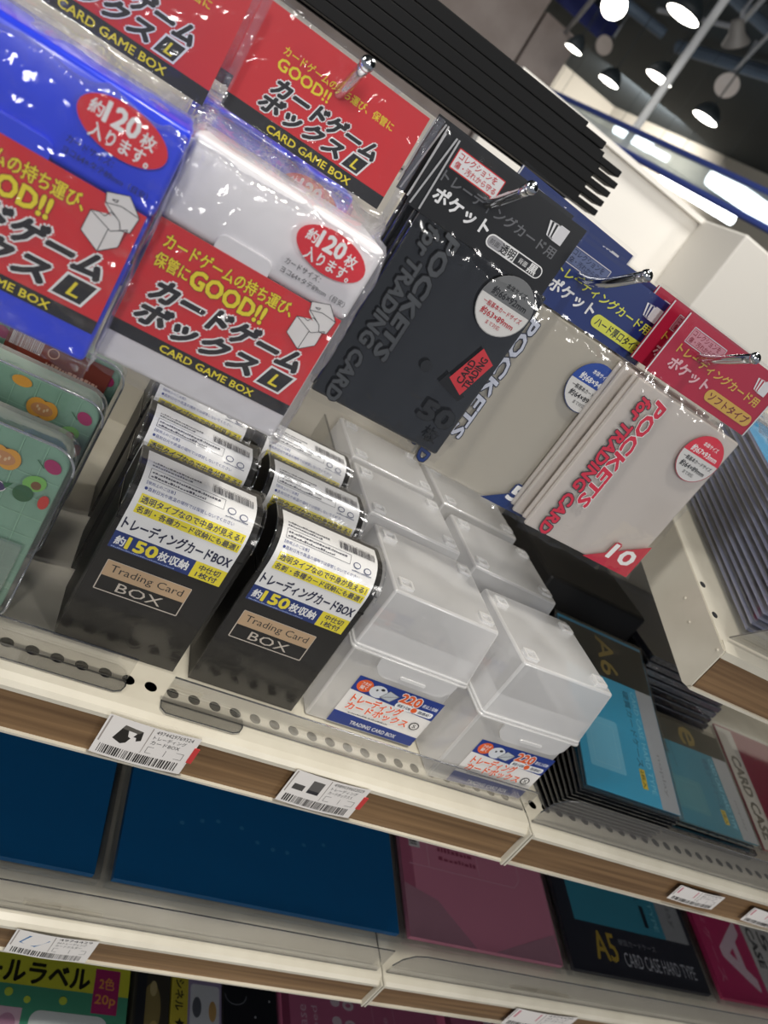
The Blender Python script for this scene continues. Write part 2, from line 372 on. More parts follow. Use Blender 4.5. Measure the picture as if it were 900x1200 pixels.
for y_, z_ in ((0.030, -0.015), (0.047, -0.012), (0.003, -0.004)):
    r = MB(); r.lathe([(0, 0.0006), (0.0008, 0.0005), (0.0011, 0)], STEEL, (-0.0005, y_, z_), 12, (-1, 0, 0)); r.build('rivet', t, smooth=True)

# black slats above the hooks
t = thing('black_slat_panel', 'black horizontal slats with staggered ends above the hooks', 'slats', (-0.35, 0.60, 0.047), (0, math.radians(-0.9), 0))
for i, (za, zb, xe) in enumerate(((0.0012, 0.0086, 0.647), (0.0092, 0.0165, 0.647), (0.0172, 0.0245, 0.647), (0.0251, 0.0325, 0.648), (0.0330, 0.0408, 0.645), (0.0415, 0.0500, 0.620))):
    m_ = MB(); zb2 = zb - 0.0026
    m_.box((0, 0, za - 0.0004), (xe - 0.022, 0.02, zb + 0.0002), SLAT)
    m_.box((xe - 0.022, 0.001, za), (xe, 0.02, zb2), SLAT); m_.build('slat', t, 0.0007)
m_ = MB(); m_.box((0, 0.014, -0.0005), (0.622, 0.02, 0.046), SLAT); m_.build('backing', t)

# ------------------------------------------------------------------ far fixtures, ceiling lights
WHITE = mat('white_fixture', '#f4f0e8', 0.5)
t = thing('white_display_case', 'white panelled display case rising beyond the back panel', 'cabinet', (0.45, 1.5, -1.4))
m_ = MB(); m_.box((0, 0, 0), (2.6, 0.03, 1.655), WHITE); m_.build('back_board', t)
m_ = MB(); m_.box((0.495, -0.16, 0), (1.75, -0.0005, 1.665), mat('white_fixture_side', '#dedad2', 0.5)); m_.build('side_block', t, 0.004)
m_ = MB(); m_.box((0, -0.012, 1.655), (2.6, 0.04, 1.665), WHITE); m_.build('top_rail', t)
LAMP = mat('lamp_glow', '#fffaf0', 0.5, emit=14)
TUBE = mat('tube_glow', '#f4fbff', 0.5, emit=7)
SHADE = mat('lamp_shade', '#20282c', 0.6); GREYM = mat('grey_metal', '#8c8f94', 0.45, 0.3)
names = ['nearest large pendant lamp at the top edge of the frame', 'pendant lamp beside the middle of the white rod', 'pendant lamp lowest and farthest right on the dark ceiling',
         'small pendant lamp left of the white rod', 'smallest pendant lamp close to the beige panels']
for (px, py, pr), lb in zip(((800, 18, 23), (772, 92, 18), (826, 139, 17), (713, 96, 14), (672, 58, 11.5)), names):
    c = at(px, py, 'z', 1.2); dist = c.dot(FWD); R_ = pr * dist / F_PX
    t = thing('pendant_lamp', lb + ', glowing white disc', 'ceiling lamp', c, (0, 0, 0), 'pendant lamps on the dark ceiling')
    m_ = MB(); m_.lathe([(0, 0.0), (R_ * 0.93, 0.0)], LAMP, n=32); m_.build('glowing_disc', t)
    m_ = MB(); m_.lathe([(R_ * 0.93, -0.001), (R_, 0.0), (R_ * 0.95, 0.03), (R_ * 0.6, 0.07), (R_ * 0.2, 0.09), (0.001, 0.09)], SHADE, n=32); m_.build('shade', t, smooth=True)
    m_ = MB(); m_.tube([(0, 0, 0.08), (0, 0, 0.5)], 0.004, SHADE, 8); m_.build('stem', t)
def spot(px, py, z, s, ang, lb, glow=False):
    c = at(px, py, 'z', z)
    t = thing('spotlight', lb, 'spotlight', c, (0, 0, ang), 'track spotlights under the ceiling')
    m_ = MB(); ax = Vector((-0.5, -0.6, -0.6)).normalized()
    m_.lathe([(0.001, -0.16 * s), (0.045 * s, -0.15 * s), (0.06 * s, -0.06 * s), (0.10 * s, 0.0)], mat('spot_body', '#85827e', 0.5), n=24, axis=ax); m_.build('housing', t, smooth=True)
    m_ = MB(); m_.lathe([(0.001, -0.015 * s), (0.10 * s, 0.002)], LAMP if glow else mat('spot_glass', '#b9aea6', 0.4), n=24, axis=ax); m_.build('front_glass', t)
    m_ = MB(); m_.tube([(0.02, 0.03, 0.03), (0.05, 0.06, 0.16 * s), (0.05, 0.06, 1.7 - z)], 0.010, GREYM, 8); m_.build('bracket', t)
spot(862, 50, 1.30, 0.62, 2.6, 'grey track spotlight nearest the top right corner')
spot(852, 100, 1.42, 0.7, 0.3, 'grey track spotlight above the lowest pendant lamp')
spot(708, 53, 1.42, 0.62, 0.0, 'grey track spotlight between two small pendant lamps')
spot(720, 7, 1.35, 0.7, 0.4, 'lit spotlight beside the dark blue banner', True)
def pipe(p, q, r, m, lb, name='ceiling_pipe', cat='pipe'):
    o0 = MB(); o0.tube([p, q], r, m, 10); o = o0.build(name, smooth=False); tag(o, lb, cat, 'ceiling pipes and rods' if name == 'ceiling_pipe' else None); return o
PIPE = mat('blue_grey_beam', '#4a5766', 0.6)
pipe(at(690, -30, 'z', 1.62), at(778, 40, 'z', 1.62), 0.035, PIPE, 'blue-grey ceiling beam left of the nearest pendant lamp')
pipe(at(795, 55, 'z', 1.62), at(960, 105, 'z', 1.62), 0.04, PIPE, 'blue-grey ceiling beam running behind the spotlights')
pipe(at(840, -20, 'z', 1.62), at(940, 70, 'z', 1.62), 0.03, PIPE, 'blue-grey ceiling beam at the top right corner')
pipe(at(772, 12, 'z', 1.58), at(862, 32, 'z', 1.58), 0.014, GREYM, 'thin grey track bar behind the nearest pendant lamp')
pipe(at(915, -25, 'z', 1.5), at(862, 35, 'z', 1.5), 0.014, GREYM, 'thin grey arm holding the top right spotlight')
pipe(at(930, 10, 'z', 1.5), at(862, 82, 'z', 1.5), 0.010, GREYM, 'thin grey arm holding the second spotlight')
pipe(at(706, -15, 'z', 1.4), at(636, 70, 'z', 1.4), 0.014, GREYM, 'thin grey rod in front of the blue banner')
# bright vertical rod
p = at(820, 42, 'y', 4.0); q = Vector((p.x, 4.0, at(742, 152, 'y', 4.0).z))
m_ = MB(); m_.tube([(p.x, 4.0, 1.70), (p.x, 4.0, q.z - 0.3)], 0.021, mat('white_rod', '#f4f6f6', 0.4), 12); tag(m_.build('hanging_rod'), 'tall white vertical rod rising to the ceiling past the pendant lamps', 'rod')
# beige panels + banner
BEIGE = add_noise(mat('mottled_beige', '#a89a92', 0.8), '#ab9f99', '#8f827b', (4, 4, 4), 0.5)
x1 = at(642, 106, 'y', 6).x; xj = at(621, 45, 'y', 6).x
for xa, xb, lb in ((xj + 0.012, x1, 'narrow mottled beige wall panel right of the joint'), (xj - 1.9, xj - 0.012, 'wide mottled beige wall panel above the black slats')):
    m_ = MB(); m_.box((xa, 6.0, -1.4), (xb, 6.08, 1.42 if xa > xj - 0.5 else 1.70), BEIGE); tag(m_.build('wall_panel', None, 0.004), lb, 'panel')
m_ = MB(); m_.box((xj - 0.05, 6.1, -1.4), (xj + 0.05, 6.12, 1.42), mat('joint_dark', '#5d5552', 0.8)); tag(m_.build('panel_post'), 'dark post showing in the joint between the beige panels', 'post')
a = at(655, 5, 'y', 6.2); b = at(706, 45, 'y', 6.2)
m_ = MB(); m_.box((a.x - 0.25, 6.2, b.z - 0.02), (b.x + 0.06, 6.215, 1.70), mat('banner_navy', '#1c2560', 0.7)); tag(m_.build('banner'), 'dark blue banner hanging beside the beige panels', 'banner')
# glazed rail with tube lights
t = thing('glazed_canopy', 'long glazed canopy with blue edge rails across the shop', 'canopy', (0, 0, 0))
r0a, r0b = at(636, 103, 'z', 0.62), at(930, 240, 'z', 0.62); r1a, r1b = at(640, 128, 'z', 0.50), at(930, 285, 'z', 0.50)
BR = mat('blue_rail', '#3b4a8c', 0.4)
for pa, pb in ((r0a, r0b), (r1a, r1b)):
    m_ = MB(); m_.tube([pa, pb], 0.012, BR, 8); m_.build('rail', t)
m_ = MB(); m_.add([r0a, r0b, r1b, r1a], [(0, 1, 2, 3)], clearmat('canopy_glass', (0.8, 0.88, 0.9), 0.06, 0.4, 0.1, 0, 60, 0.3, '#cfe0e4', 0.35)); m_.build('glass', t)
tl = [((652, 118), (672, 142), 6, 'short tube light next to the round bulb'), ((722, 150), (762, 174), 6, 'tube light under the white rod'), ((776, 207), (858, 258), 6, 'long tube light below the canopy middle'),
      ((835, 207), (905, 256), 11, 'wide tube light at the right edge of the frame'), ((764, 176), (782, 186), 4, 'tiny tube light between the two long ones')]
for (a, b, pr, lb) in tl:
    pa, pb = at(*a, 'y', 4.4), at(*b, 'y', 4.4); R_ = pr * pa.dot(FWD) / F_PX
    t = thing('tube_light', lb, 'tube light', pa, (0, 0, 0), 'tube lights under the canopy')
    m_ = MB(); d_ = pb - pa; m_.tube([Vector((0, 0, 0)), d_ * 0.06, d_ * 0.94, d_], R_, TUBE, 12); m_.build('glowing_tube', t, 0, True)
    m_ = MB(); m_.tube([(0, 0, R_ * 0.8), (0, 0, 1.70 - pa.z)], 0.0013, SHADE, 6); m_.build('holder', t)
c = at(636, 120, 'y', 4.4); m_ = MB(); R_ = 5 * c.dot(FWD) / F_PX
t = thing('round_bulb', 'small round glowing bulb at the end of the black slats', 'bulb', c)
m_.lathe([(0.0001, -R_), (R_ * 0.7, -R_ * 0.7), (R_, 0), (R_ * 0.7, R_ * 0.7), (0.0001, R_)], LAMP, (0, 0, 0), 20); m_.build('globe', t, 0, True)
m_ = MB(); m_.tube([(0, 0, R_), (0, 0, 1.70 - c.z)], 0.0013, SHADE, 6); m_.build('wire', t)

# ------------------------------------------------------------------ bags on the pegs
def wb(mb, name, root, bevel=0, smooth=False, seg=2):
    """build a mesh given in world coordinates as a part of root"""
    o = mb.build(name, root, bevel, smooth, seg); o.location = -root.location; return o
def wprint(pr, name, fn, root, step=0.035):
    o = pr.build(name, fn, root, step); o.location = -root.location; return o
def crumple(p, k=55, a=0.0012):
    q = Vector(p) * k
    return Vector((noise.noise(q), noise.noise(q + Vector((31, 7, 3))), noise.noise(q + Vector((5, 17, 41))))) * a + Vector((0, -1, 0)) * a * 0.9 * (abs(noise.noise(q * 1.9 + Vector((3, 3, 3)))) * 2 - 0.5)
def hook(x, label, dz=0.0, dx=0.0):
    t = thing('peg_hook', label, 'hook', (x, 0.62, 0.002 + dz), (0, 0, 0), 'chrome peg hooks')
    m = MB(); pts = [(0, 0, 0), (dx * .5, -0.15, 0.004), (dx * .9, -0.246, 0.009)] + [(dx * (0.9 + 0.1 * k / 5), -0.250 - 0.0375 * k / 5, 0.0095 + 0.0150 * (k / 5) ** 1.2) for k in range(1, 6)]
    m.tube(pts, 0.0026, CHROME, 14); m.build('rod', t, 0, True)
    m = MB(); m.lathe([(0.0001, -0.0008), (0.0022, -0.0003), (0.0031, 0.0008), (0.0031, 0.0022), (0.0026, 0.003)], CHROME, (dx, -0.2875, 0.0245), 16, (0, 0.93, -0.37)); m.build('tip_cap', t, 0, True)
    m = MB(); m.box((-0.007, -0.003, -0.006), (0.007, 0.0, 0.006), CHROME); m.build('mount_plate', t, 0.0006)
    return t
hook(0.0475, 'chrome peg hook through the red header above the white box'); hook(0.132, 'chrome peg hook through the black header'); hook(0.205, 'chrome peg hook through the navy header'); hook(0.287, 'chrome peg hook through the crimson header')
hook(-0.04, 'chrome peg hook through the red header above the blue box')

def header_red(w=78, h=44):
    P = Print(); P.rect(0, 0, w, h, RED); P.rect(0, 0, w, 6.2, BLK)
    P.text('カードゲームの持ち運び、保管に', 13, 30.2, 67, 33.8, YEL, 0.02); P.text('GOOD!!', 13, 24.5, 37.5, 29.0, YEL, 0.04)
    P.text('カードゲーム', 15, 15.5, 66, 22.6, BLK, 0.085, shear=0.28, out=WHT, outw=0.07)
    P.text('ボックス', 12.5, 7.8, 52, 14.8, BLK, 0.085, shear=0.28, out=WHT, outw=0.07)
    P.poly([(54, 7.0), (63.5, 7.0), (66.3, 15.0), (56.8, 15.0)], WHT); P.poly([(54.9, 7.7), (62.9, 7.7), (65.2, 14.3), (57.4, 14.3)], BLK); P.text('L', 58.5, 8.9, 61.5, 13.1, YEL, 0.03, shear=0.28)
    P.text('CARD GAME BOX', 20.5, 1.5, 62, 4.6, YEL, 0.03); return P
def carton_icon(P, x, y, s):
    f = lambda *q: [(x + a * s, y + b * s) for a, b in q]
    G = '#e9e6e4'
    P.poly(f((0, 4), (7.2, 0), (12.6, 4.6), (12.4, 11.5), (5.8, 13.2), (0.4, 11.6)), G); P.poly(f((2.6, 19.5), (9.6, 22), (15, 17), (14.2, 11), (10.5, 10.2), (3.6, 15.5)), G)
    for L in (((0, 4), (7.2, 0), (12.6, 4.6), (13.2, 11.6), (8.5, 8.4), (0.4, 11.6), (0, 4)), ((7.2, 0), (7.6, 8.6)), ((0.4, 11.6), (3, 12.4), (5, 12.0), (6.3, 14.2), (8.8, 13.4)), ((2.6, 19.5), (9.6, 22), (15, 17), (14.2, 11), (11.2, 10.2), (9.8, 12.8), (3.6, 16.2), (2.6, 19.5)), ((3.6, 16.2), (8.6, 17.6), (15, 17)), ((5, 18.2), (7, 18.9), (6.6, 17.9), (5, 18.2))):
        P.line(f(*L), 0.28, '#26262a')
def box_label(P, lid=True):
    """the red label and the oval on a hanging card box, mm from its lower left corner"""
    P.rect(1.5, 13, 79, 61, RED); P.rect(1.5, 13, 79, 18.4, BLK)
    P.text('カードゲームの持ち運び、', 6, 51.5, 60, 57.2, YEL, 0.03, out='#8a1a12', outw=0.03); P.text('保管に', 5.5, 43.8, 19, 49.4, YEL, 0.03, out='#8a1a12', outw=0.03); P.text('GOOD!!', 20, 43.2, 51, 50.2, YEL, 0.05, out='#8a1a12', outw=0.03)
    P.text('カードゲーム', 9, 31.8, 73, 41.0, BLK, 0.085, shear=0.28, out=WHT, outw=0.07); P.text('ボックス', 7, 21.3, 57, 30.3, BLK, 0.085, shear=0.28, out=WHT, outw=0.07)
    P.poly([(60, 20.6), (72, 20.6), (75.6, 30.6), (63.4, 30.6)], WHT); P.poly([(61.1, 21.4), (71.3, 21.4), (74.3, 29.8), (64.1, 29.8)], BLK); P.text('L', 65.6, 23, 69.4, 28.2, YEL, 0.03, shear=0.28)
    P.text('CARD GAME BOX', 21.5, 14.2, 62.5, 17.2, YEL, 0.03)
    carton_icon(P, 61.8, 42.0, 1.02)
    P.ell(61.8, 81.5, 15.4, 8.2, '#de2230', rot=-4); P.text('約', 49.8, 81.6, 54.2, 86.2, WHT, 0.03); P.text('120', 54.8, 81.2, 66.0, 87.6, WHT, 0.05); P.text('枚', 67.4, 80.6, 72.2, 85.4, WHT, 0.03); P.text('入ります。', 52.4, 75.0, 72.6, 80.0, WHT, 0.03)
    P.text('カードサイズ：', 47.5, 69.6, 63, 72.2, '#202024'); P.text('ヨコ64×タテ89mm（目安）', 47.5, 65.8, 76.5, 68.4, '#202024')
    return P
def box_bag(lab, x0, yf, z0, hx0, hy, hz0, body_m, lx, group=None, detail=True):
    """card box hanging in a crinkled film bag; x0,z0 = lower left of the box front"""
    w, h, dep = 0.0805, 0.093, hy - yf - 0.004
    t = thing('hanging_card_box', lab, 'card box', (x0 + w / 2, hy, hz0 + 0.036), (0, 0, 0), group)
    m = MB(); m.box((x0, yf, z0), (x0 + w, yf + dep, z0 + 0.060), body_m); wb(m, 'box_body', t, 0.0022, True, 3)
    m = MB(); m.box((x0 - 0.0006, yf - 0.0006, z0 + 0.0606), (x0 + w + 0.0006, yf + dep + 0.0006, z0 + h), body_m); lidp = wb(m, 'box_lid', t, 0.0028, True, 3)
    m = MB(); m.prism(rrect(x0 + 0.022, z0 + 0.0580, x0 + 0.045, z0 + 0.0670, 0.003), yf - 0.0018, yf - 0.0004, body_m); m.build('lid_tab', lidp, 0.0004)
    if detail:
        P = Print(); box_label(P); wprint(P, 'printed_label', front(x0, yf - 0.0022, z0), t)
    m = MB(); m.box((hx0, hy, hz0), (hx0 + 0.079, hy + 0.0006, hz0 + 0.044), ink(RED)); hc = wb(m, 'header_card', t)
    if detail: header_red(79, 44).build('header_print', front(hx0, hy - 0.0001, hz0), hc)
    # film
    cx = x0 + w / 2; hcx = hx0 + 0.0395
    def fn(u, v):
        zt = hz0 + 0.047; zb = z0 - 0.004; z = zt + (zb - zt) * v; ztop = z0 + h
        k = min(1, max(0, (hz0 - 0.001 - z) / max(hz0 - 0.001 - (ztop - 0.004), 1e-4))); k = k * k * (3 - 2 * k)
        kb = min(1, max(0, (zb + 0.005 - z) / 0.005)); kk = k * (1 - 0.75 * kb)
        c = hcx + (cx - hcx) * k; W_ = 0.0425 + (0.0418 - 0.0425) * k; yb = hy + 0.0012; yfr = hy - 0.0008 + (yf - 0.0045 - hy) * kk
        s = (u - 0.5) * 2; a = abs(s); sg = 1 if s > 0 else -1
        if a < 0.7: x = c + s / 0.7 * W_; y = yfr
        else:
            q = (a - 0.7) / 0.3; x = c + sg * (W_ + 0.0035 * q); y = yfr + (yb - yfr) * q
        amp = 0.0006 + 0.0030 * math.exp(-((z - (ztop + 0.004)) / 0.011) ** 2) + 0.0016 * math.exp(-((z - zb) / 0.006) ** 2) + (0.0010 if a > 0.6 and k > 0.5 else 0)
        if k < 0.02: amp = 0.00025
        p = Vector((x, y, z)); d = crumple(p + Vector((x0 * 3, 0, 0)), 75, amp)
        p = p + d
        if k >= 0.98 and a < 0.7 and p.y > yf - 0.0030: p.y = yf - 0.0030
        if k < 0.02: p.y = min(p.y, hy - 0.0007) if a < 0.7 else p.y
        return p
    m = MB(); m.grid(fn, 72, 96, FILM); wb(m, 'film_bag', t, 0, True)
    for sx in (-1, 1):
        m = MB(); m.box((hcx + sx * 0.0445 - 0.0018, hy + 0.0008, hz0 - 0.004), (hcx + sx * 0.0445 + 0.0018, hy + 0.0012, hz0 + 0.047), FILM); wb(m, 'heat_seal', t)
    return t
wbag = box_bag('white frosted card box in a film bag, red CARD GAME BOX label, hanging nearest', 0.0035, 0.305, -0.1195, 0.0075, 0.365, -0.018, MILKY, 0, 'red-labelled card boxes in bags')
bbag = box_bag('bright blue card box in a film bag with red label, top left corner', -0.0785, 0.290, -0.1195, -0.0775, 0.350, -0.0215, BLUEPP, 0, 'red-labelled card boxes in bags')
b2 = box_bag('blue card box in a film bag hanging behind the white one', -0.002, 0.382, -0.113, -0.001, 0.442, -0.013, BLUEPP, 0, 'red-labelled card boxes in bags', True)
m_ = MB(); 

def sleeve_header(kind):
    w, h = 86, 37
    col = {'black': '#0e0f11', 'navy': '#1b3170', 'red': '#b01c3c'}[kind]
    P = Print(); P.rect(0, 0, w, h, col)
    P.rect(9, 23.6, 36, 32.6, '#e8e8ea' if kind == 'black' else col); P.frame(9, 23.6, 36, 32.6, 0.5, '#d8232b' if kind == 'black' else '#c8c8d0')
    if kind != 'black': P.rect(9.6, 24.2, 35.4, 32.0, '#5d6a92' if kind == 'navy' else '#c98a98')
    tc = {'black': '#c8343a', 'navy': '#16264f', 'red': '#8a1030'}[kind]
    P.text('コレクションを', 10.5, 28.6, 32.5, 31.8, tc, 0.02); P.text('傷・汚れから守る', 10.5, 24.7, 34.5, 27.7, tc, 0.02)
    P.text('トレーディングカード用', 8.5, 16.6, 78.5, 22.2, {'black': '#6a6b6f', 'navy': '#d9dc52', 'red': '#d8b24e'}[kind], 0.035)
    P.text('ポケット', 9.5, 7.6, 42, 14.8, '#f0f0f2' if kind != 'red' else '#e2b4bc', 0.05)
    if kind == 'black':
        P.poly(rrect(43.5, 4.6, 79.0, 11.2, 3.2), WHT); P.poly(rrect(64.5, 5.2, 78.4, 10.6, 2.6), '#1b1c1f'); P.rect(62, 5.2, 67, 10.6, '#1b1c1f')
        P.poly(rrect(44.2, 5.3, 54, 10.5, 2.6), '#9a9a9e'); P.text('前面', 45.6, 6.6, 51.4, 9.2, '#1b1c1f'); P.text('透明', 52.4, 5.5, 61.2, 10.4, '#1b1c1f', 0.03); P.text('背面', 64, 6.6, 69.4, 9.2, WHT); P.text('黒', 70.4, 5.6, 75.6, 10.2, WHT, 0.04)
    else:
        P.poly(rrect(43.5, 4.4, 83.5, 11.8, 3.6), '#d9dc52' if kind == 'navy' else '#d2a94e'); P.text('ハード厚口タイプ' if kind == 'navy' else 'ソフトタイプ', 46.5, 5.6, 81, 10.6, '#1a2238' if kind == 'navy' else '#6e0d28', 0.03)
    for k in range(6):
        x = 68.5 + k * 0.8; P.poly([(x, 24.6 + k * 0.1), (x + 4.4, 24.0), (x + 4.4 - (5 - k) * 0.3, 31.8), (x - (5 - k) * 0.5, 31.2)], '#e9e9ec' if k % 2 == 0 or k == 5 else col)
    P.rect(72.4, 24.0, 78.2, 32.2, '#dcdce0')
    if kind == 'black':
        for a in (((-0.5, 34), (-1.2, 3)), ((5.2, 35), (1.5, 1)), ((6.6, 35), (6.8, 1))): P.line([a[0], a[1]], 0.9, '#b9babd')
    else: P.line([(0.4, 0), (0.4, h)], 0.9, '#d8d8dc'); P.line([(w - 0.4, 0), (w - 0.4, h)], 0.9, '#d8d8dc')
    return P
def sleeve_print(kind, w):
    P = Print(); c = {'black': '#4a4d51', 'navy': '#1d3b80', 'red': '#d32b45'}[kind]; ou = {'black': '#08080a', 'navy': '#0a1530', 'red': '#701022'}[kind]
    x = {'black': 9, 'navy': 2, 'red': 12}[kind]
    if kind == 'black':
        P.text('POCKETS', x + 10, 33, x + 18, 101, c, 0.06, -90, 0.2, ou, 0.04); P.text('for TRADING CARD', x, 1.5, x + 7.5, 100, c, 0.05, -90, 0.2, ou, 0.045)
    elif kind == 'red':
        P.text('POCKETS', x + 8, 29, x + 16.5, 103, c, 0.06, -90, 0.2, WHT, 0.035); P.text('for TRADING CARD', x - 1.5, 2, x + 6.5, 101, c, 0.05, -90, 0.2, '#33333a', 0.05)
    else:
        P.text('POCKETS', x + 8, 26, x + 15.5, 104, '#c9cede', 0.05, -90, 0.2, ou, 0.055); P.text('for TRADING CARD', x - 1, 3, x + 6, 102, c, 0.05, -90, 0.2, ou, 0.05)
    cx, cy, r = {'black': (65.5, 87, 15.8), 'navy': (68.5, 88.5, 15.8), 'red': (72.0, 88, 15.6)}[kind]
    top_c = {'black': '#6c6e70', 'navy': '#1f47a0', 'red': '#dc2f44'}[kind]; rim = {'black': '#9a9a9a', 'navy': '#16306e', 'red': '#b02238'}[kind]
    P.ell(cx, cy, r, r, rim); P.ell(cx, cy, r - 0.45, r - 0.45, '#d9d8d6'); P.ell(cx, cy, r - 0.1, r - 0.1, top_c, 26, 0, 4, 176)
    t1 = {'black': '#16161a', 'navy': WHT, 'red': WHT}[kind]; t2 = '#b52a34' if kind == 'black' else '#1b1b20'
    s = {'black': ('約66×92mm', '約63×89mm'), 'navy': ('約68×94mm', '約64×89mm'), 'red': ('約67×93mm', '約64×89mm')}[kind]
    P.text('本体サイズ', cx - 5.5, cy + 8, cx + 7, cy + 11, t1, 0.02); P.text(s[0], cx - 11, cy + 2.2, cx + 11, cy + 6.6, t1, 0.03)
    P.text('一般基本カードサイズ', cx - 12, cy - 3.6, cx + 12.5, cy - 0.8, t2, 0.02); P.text(s[1], cx - 10.5, cy - 8.4, cx + 10.5, cy - 4.6, t2, 0.03); P.text('まで対応', cx - 4.5, cy - 11.8, cx + 4.5, cy - 9.4, t2)
    if kind == 'black':
        P.text('50', 59, 15.5, 79, 26, '#26282b', 0.05, out='#121214', outw=0.03); P.text('枚', 69, 5.5, 77, 13, '#1a1b1d', 0.04)
        P.poly([(58.5, 37), (74, 33), (76, 37), (60.5, 44)], '#141416'); P.poly([(62, 42), (73, 36.5), (79, 59), (69, 64)], '#c8343c')
        P.text('TRADING', 71, 41, 75.2, 60, '#2a1012', 0.04, 90); P.text('CARD', 66.2, 42, 70.2, 56, '#2a1012', 0.04, 90); P.ell(47.5, 41, 3.2, 3.2, '#202225')
    else:
        q = '#1a3572' if kind == 'navy' else '#c22640'; w0 = w
        P.poly([(w0 - 40, 0), (w0, 0), (w0, 26)], q)
        s_ = '50' if kind == 'navy' else '10'
        P.text(s_, w0 - 25, 6.5, w0 - (4 if kind == 'navy' else 5), 17, WHT, 0.05, shear=0.1, out=q, outw=0.08)
    return P
BODY = {'black': clearmat('sleeves_black', (0.2, 0.2, 0.22), 0.06, 0.4, 0.12, 0.2, 25, 0.3, '#2c2e31', 0.80, 0.25),
        'navy': clearmat('sleeves_clear', (0.96, 0.95, 0.92), 0.05, 0.4, 0.12, 0.2, 25, 0.3, '#e8e2d4', 0.72, 0.3),
        'red': clearmat('sleeves_clear_soft', (0.96, 0.95, 0.93), 0.05, 0.4, 0.12, 0.2, 25, 0.3, '#f6efe8', 0.82, 0.3)}
def sleeve_bag(kind, lab, x0, z0, w, h, y, hx0, hz0, group, shift=(0, 0, 0), roll=0):
    x0 += shift[0]; y += shift[1]; z0 += shift[2]; hx0 += shift[0]; hz0 += shift[2]
    t = thing('card_sleeve_pack', lab, 'card sleeves', (hx0 + 0.036, y, hz0 + 0.027), (0, roll, 0), group)
    m = MB()
    m.box((x0 + 0.002, y - 0.0010, z0), (x0 + w, y + 0.0022, z0 + h), BODY[kind]); wb(m, 'sleeves', t, 0.0012)
    m = MB(); m.box((x0 + 0.0005, y + 0.0030, z0 + 0.002), (x0 + w - 0.001, y + 0.0055, z0 + h), BODY[kind]); wb(m, 'back_sleeves', t, 0.0012)
    wprint(sleeve_print(kind, w * 1000), 'printed_film', front(x0, y - 0.0028, z0), t)
    col = {'black': '#1b1c1f', 'navy': '#1b3170', 'red': '#b01c3c'}[kind]
    m = MB(); m.box((hx0, y - 0.0006, hz0), (hx0 + 0.086, y, hz0 + 0.037), ink(col)); hc = wb(m, 'header_card', t)
    sleeve_header(kind).build('header_print', front(hx0, y - 0.0007, hz0), hc)
    def fn(u, v):
        zt = hz0 + 0.039; zb = z0 - 0.003; z = zt + (zb - zt) * v
        k = min(1, max(0, (hz0 - z) / 0.006)); c = (hx0 + 0.043) * (1 - k) + (x0 + w / 2) * k; W_ = 0.044 * (1 - k) + (w / 2 + 0.003) * k
        s = (u - .5) * 2; x = c + s * W_; yy = y - 0.0012 - 0.0028 * k * max(0, 1 - abs(s) ** 8)
        amp = 0.0003 + 0.0012 * math.exp(-((z - (hz0 - 0.006)) / 0.007) ** 2) + 0.0012 * math.exp(-((z - zb) / 0.005) ** 2) + (0.0008 if abs(s) > 0.92 else 0)
        d = crumple((x + x0, yy, z), 85, amp); p = Vector((x, yy, z)) + d
        p.y = min(p.y, y - 0.0034 if k > 0.9 and abs(s) < 0.95 else y - 0.0016)
        return p
    m = MB(); m.grid(fn, 48, 72, SLEEVE); wb(m, 'film_bag', t, 0, True)
    return t
G1, G2, G3 = 'black card sleeve packs', 'navy card sleeve packs', 'crimson card sleeve packs'
sleeve_bag('black', 'dark grey card sleeve pack with black header, front of its hook, 50 printed low', 0.1035, -0.110, 0.0835, 0.102, 0.370, 0.0975, -0.0085, G1, roll=0)
sleeve_bag('black', 'black card sleeve pack just behind the front black one', 0.1035, -0.110, 0.0835, 0.102, 0.384, 0.0975, -0.0085, G1, (-0.004, 0, 0.003), 0)
sleeve_bag('navy', 'clear card sleeve pack with navy header and yellow pill, front of its hook', 0.1835, -0.1245, 0.0925, 0.112, 0.388, 0.1825, -0.0115, G2)
sleeve_bag('navy', 'navy-headed sleeve pack directly behind the front navy one', 0.1835, -0.1245, 0.0925, 0.112, 0.400, 0.1825, -0.0115, G2, (-0.004, 0, 0.004))
sleeve_bag('navy', 'navy-headed sleeve pack peeping over the top of the black header', 0.1835, -0.1245, 0.0925, 0.112, 0.412, 0.1815, -0.0115, G2, (-0.030, 0, 0.012), 0.03)
sleeve_bag('red', 'clear card sleeve pack with crimson header and red lettering, front of its hook', 0.2615, -0.1225, 0.0900, 0.108, 0.370, 0.2625, -0.0095, G3)
sleeve_bag('red', 'crimson-headed sleeve pack shifted left behind the front crimson one', 0.2615, -0.1225, 0.0900, 0.108, 0.380, 0.2625, -0.0095, G3, (-0.006, 0, 0.001))
sleeve_bag('red', 'crimson-headed sleeve pack hanging last on its hook', 0.2615, -0.1225, 0.0900, 0.108, 0.392, 0.2625, -0.0095, G3, (-0.012, 0, 0.003))

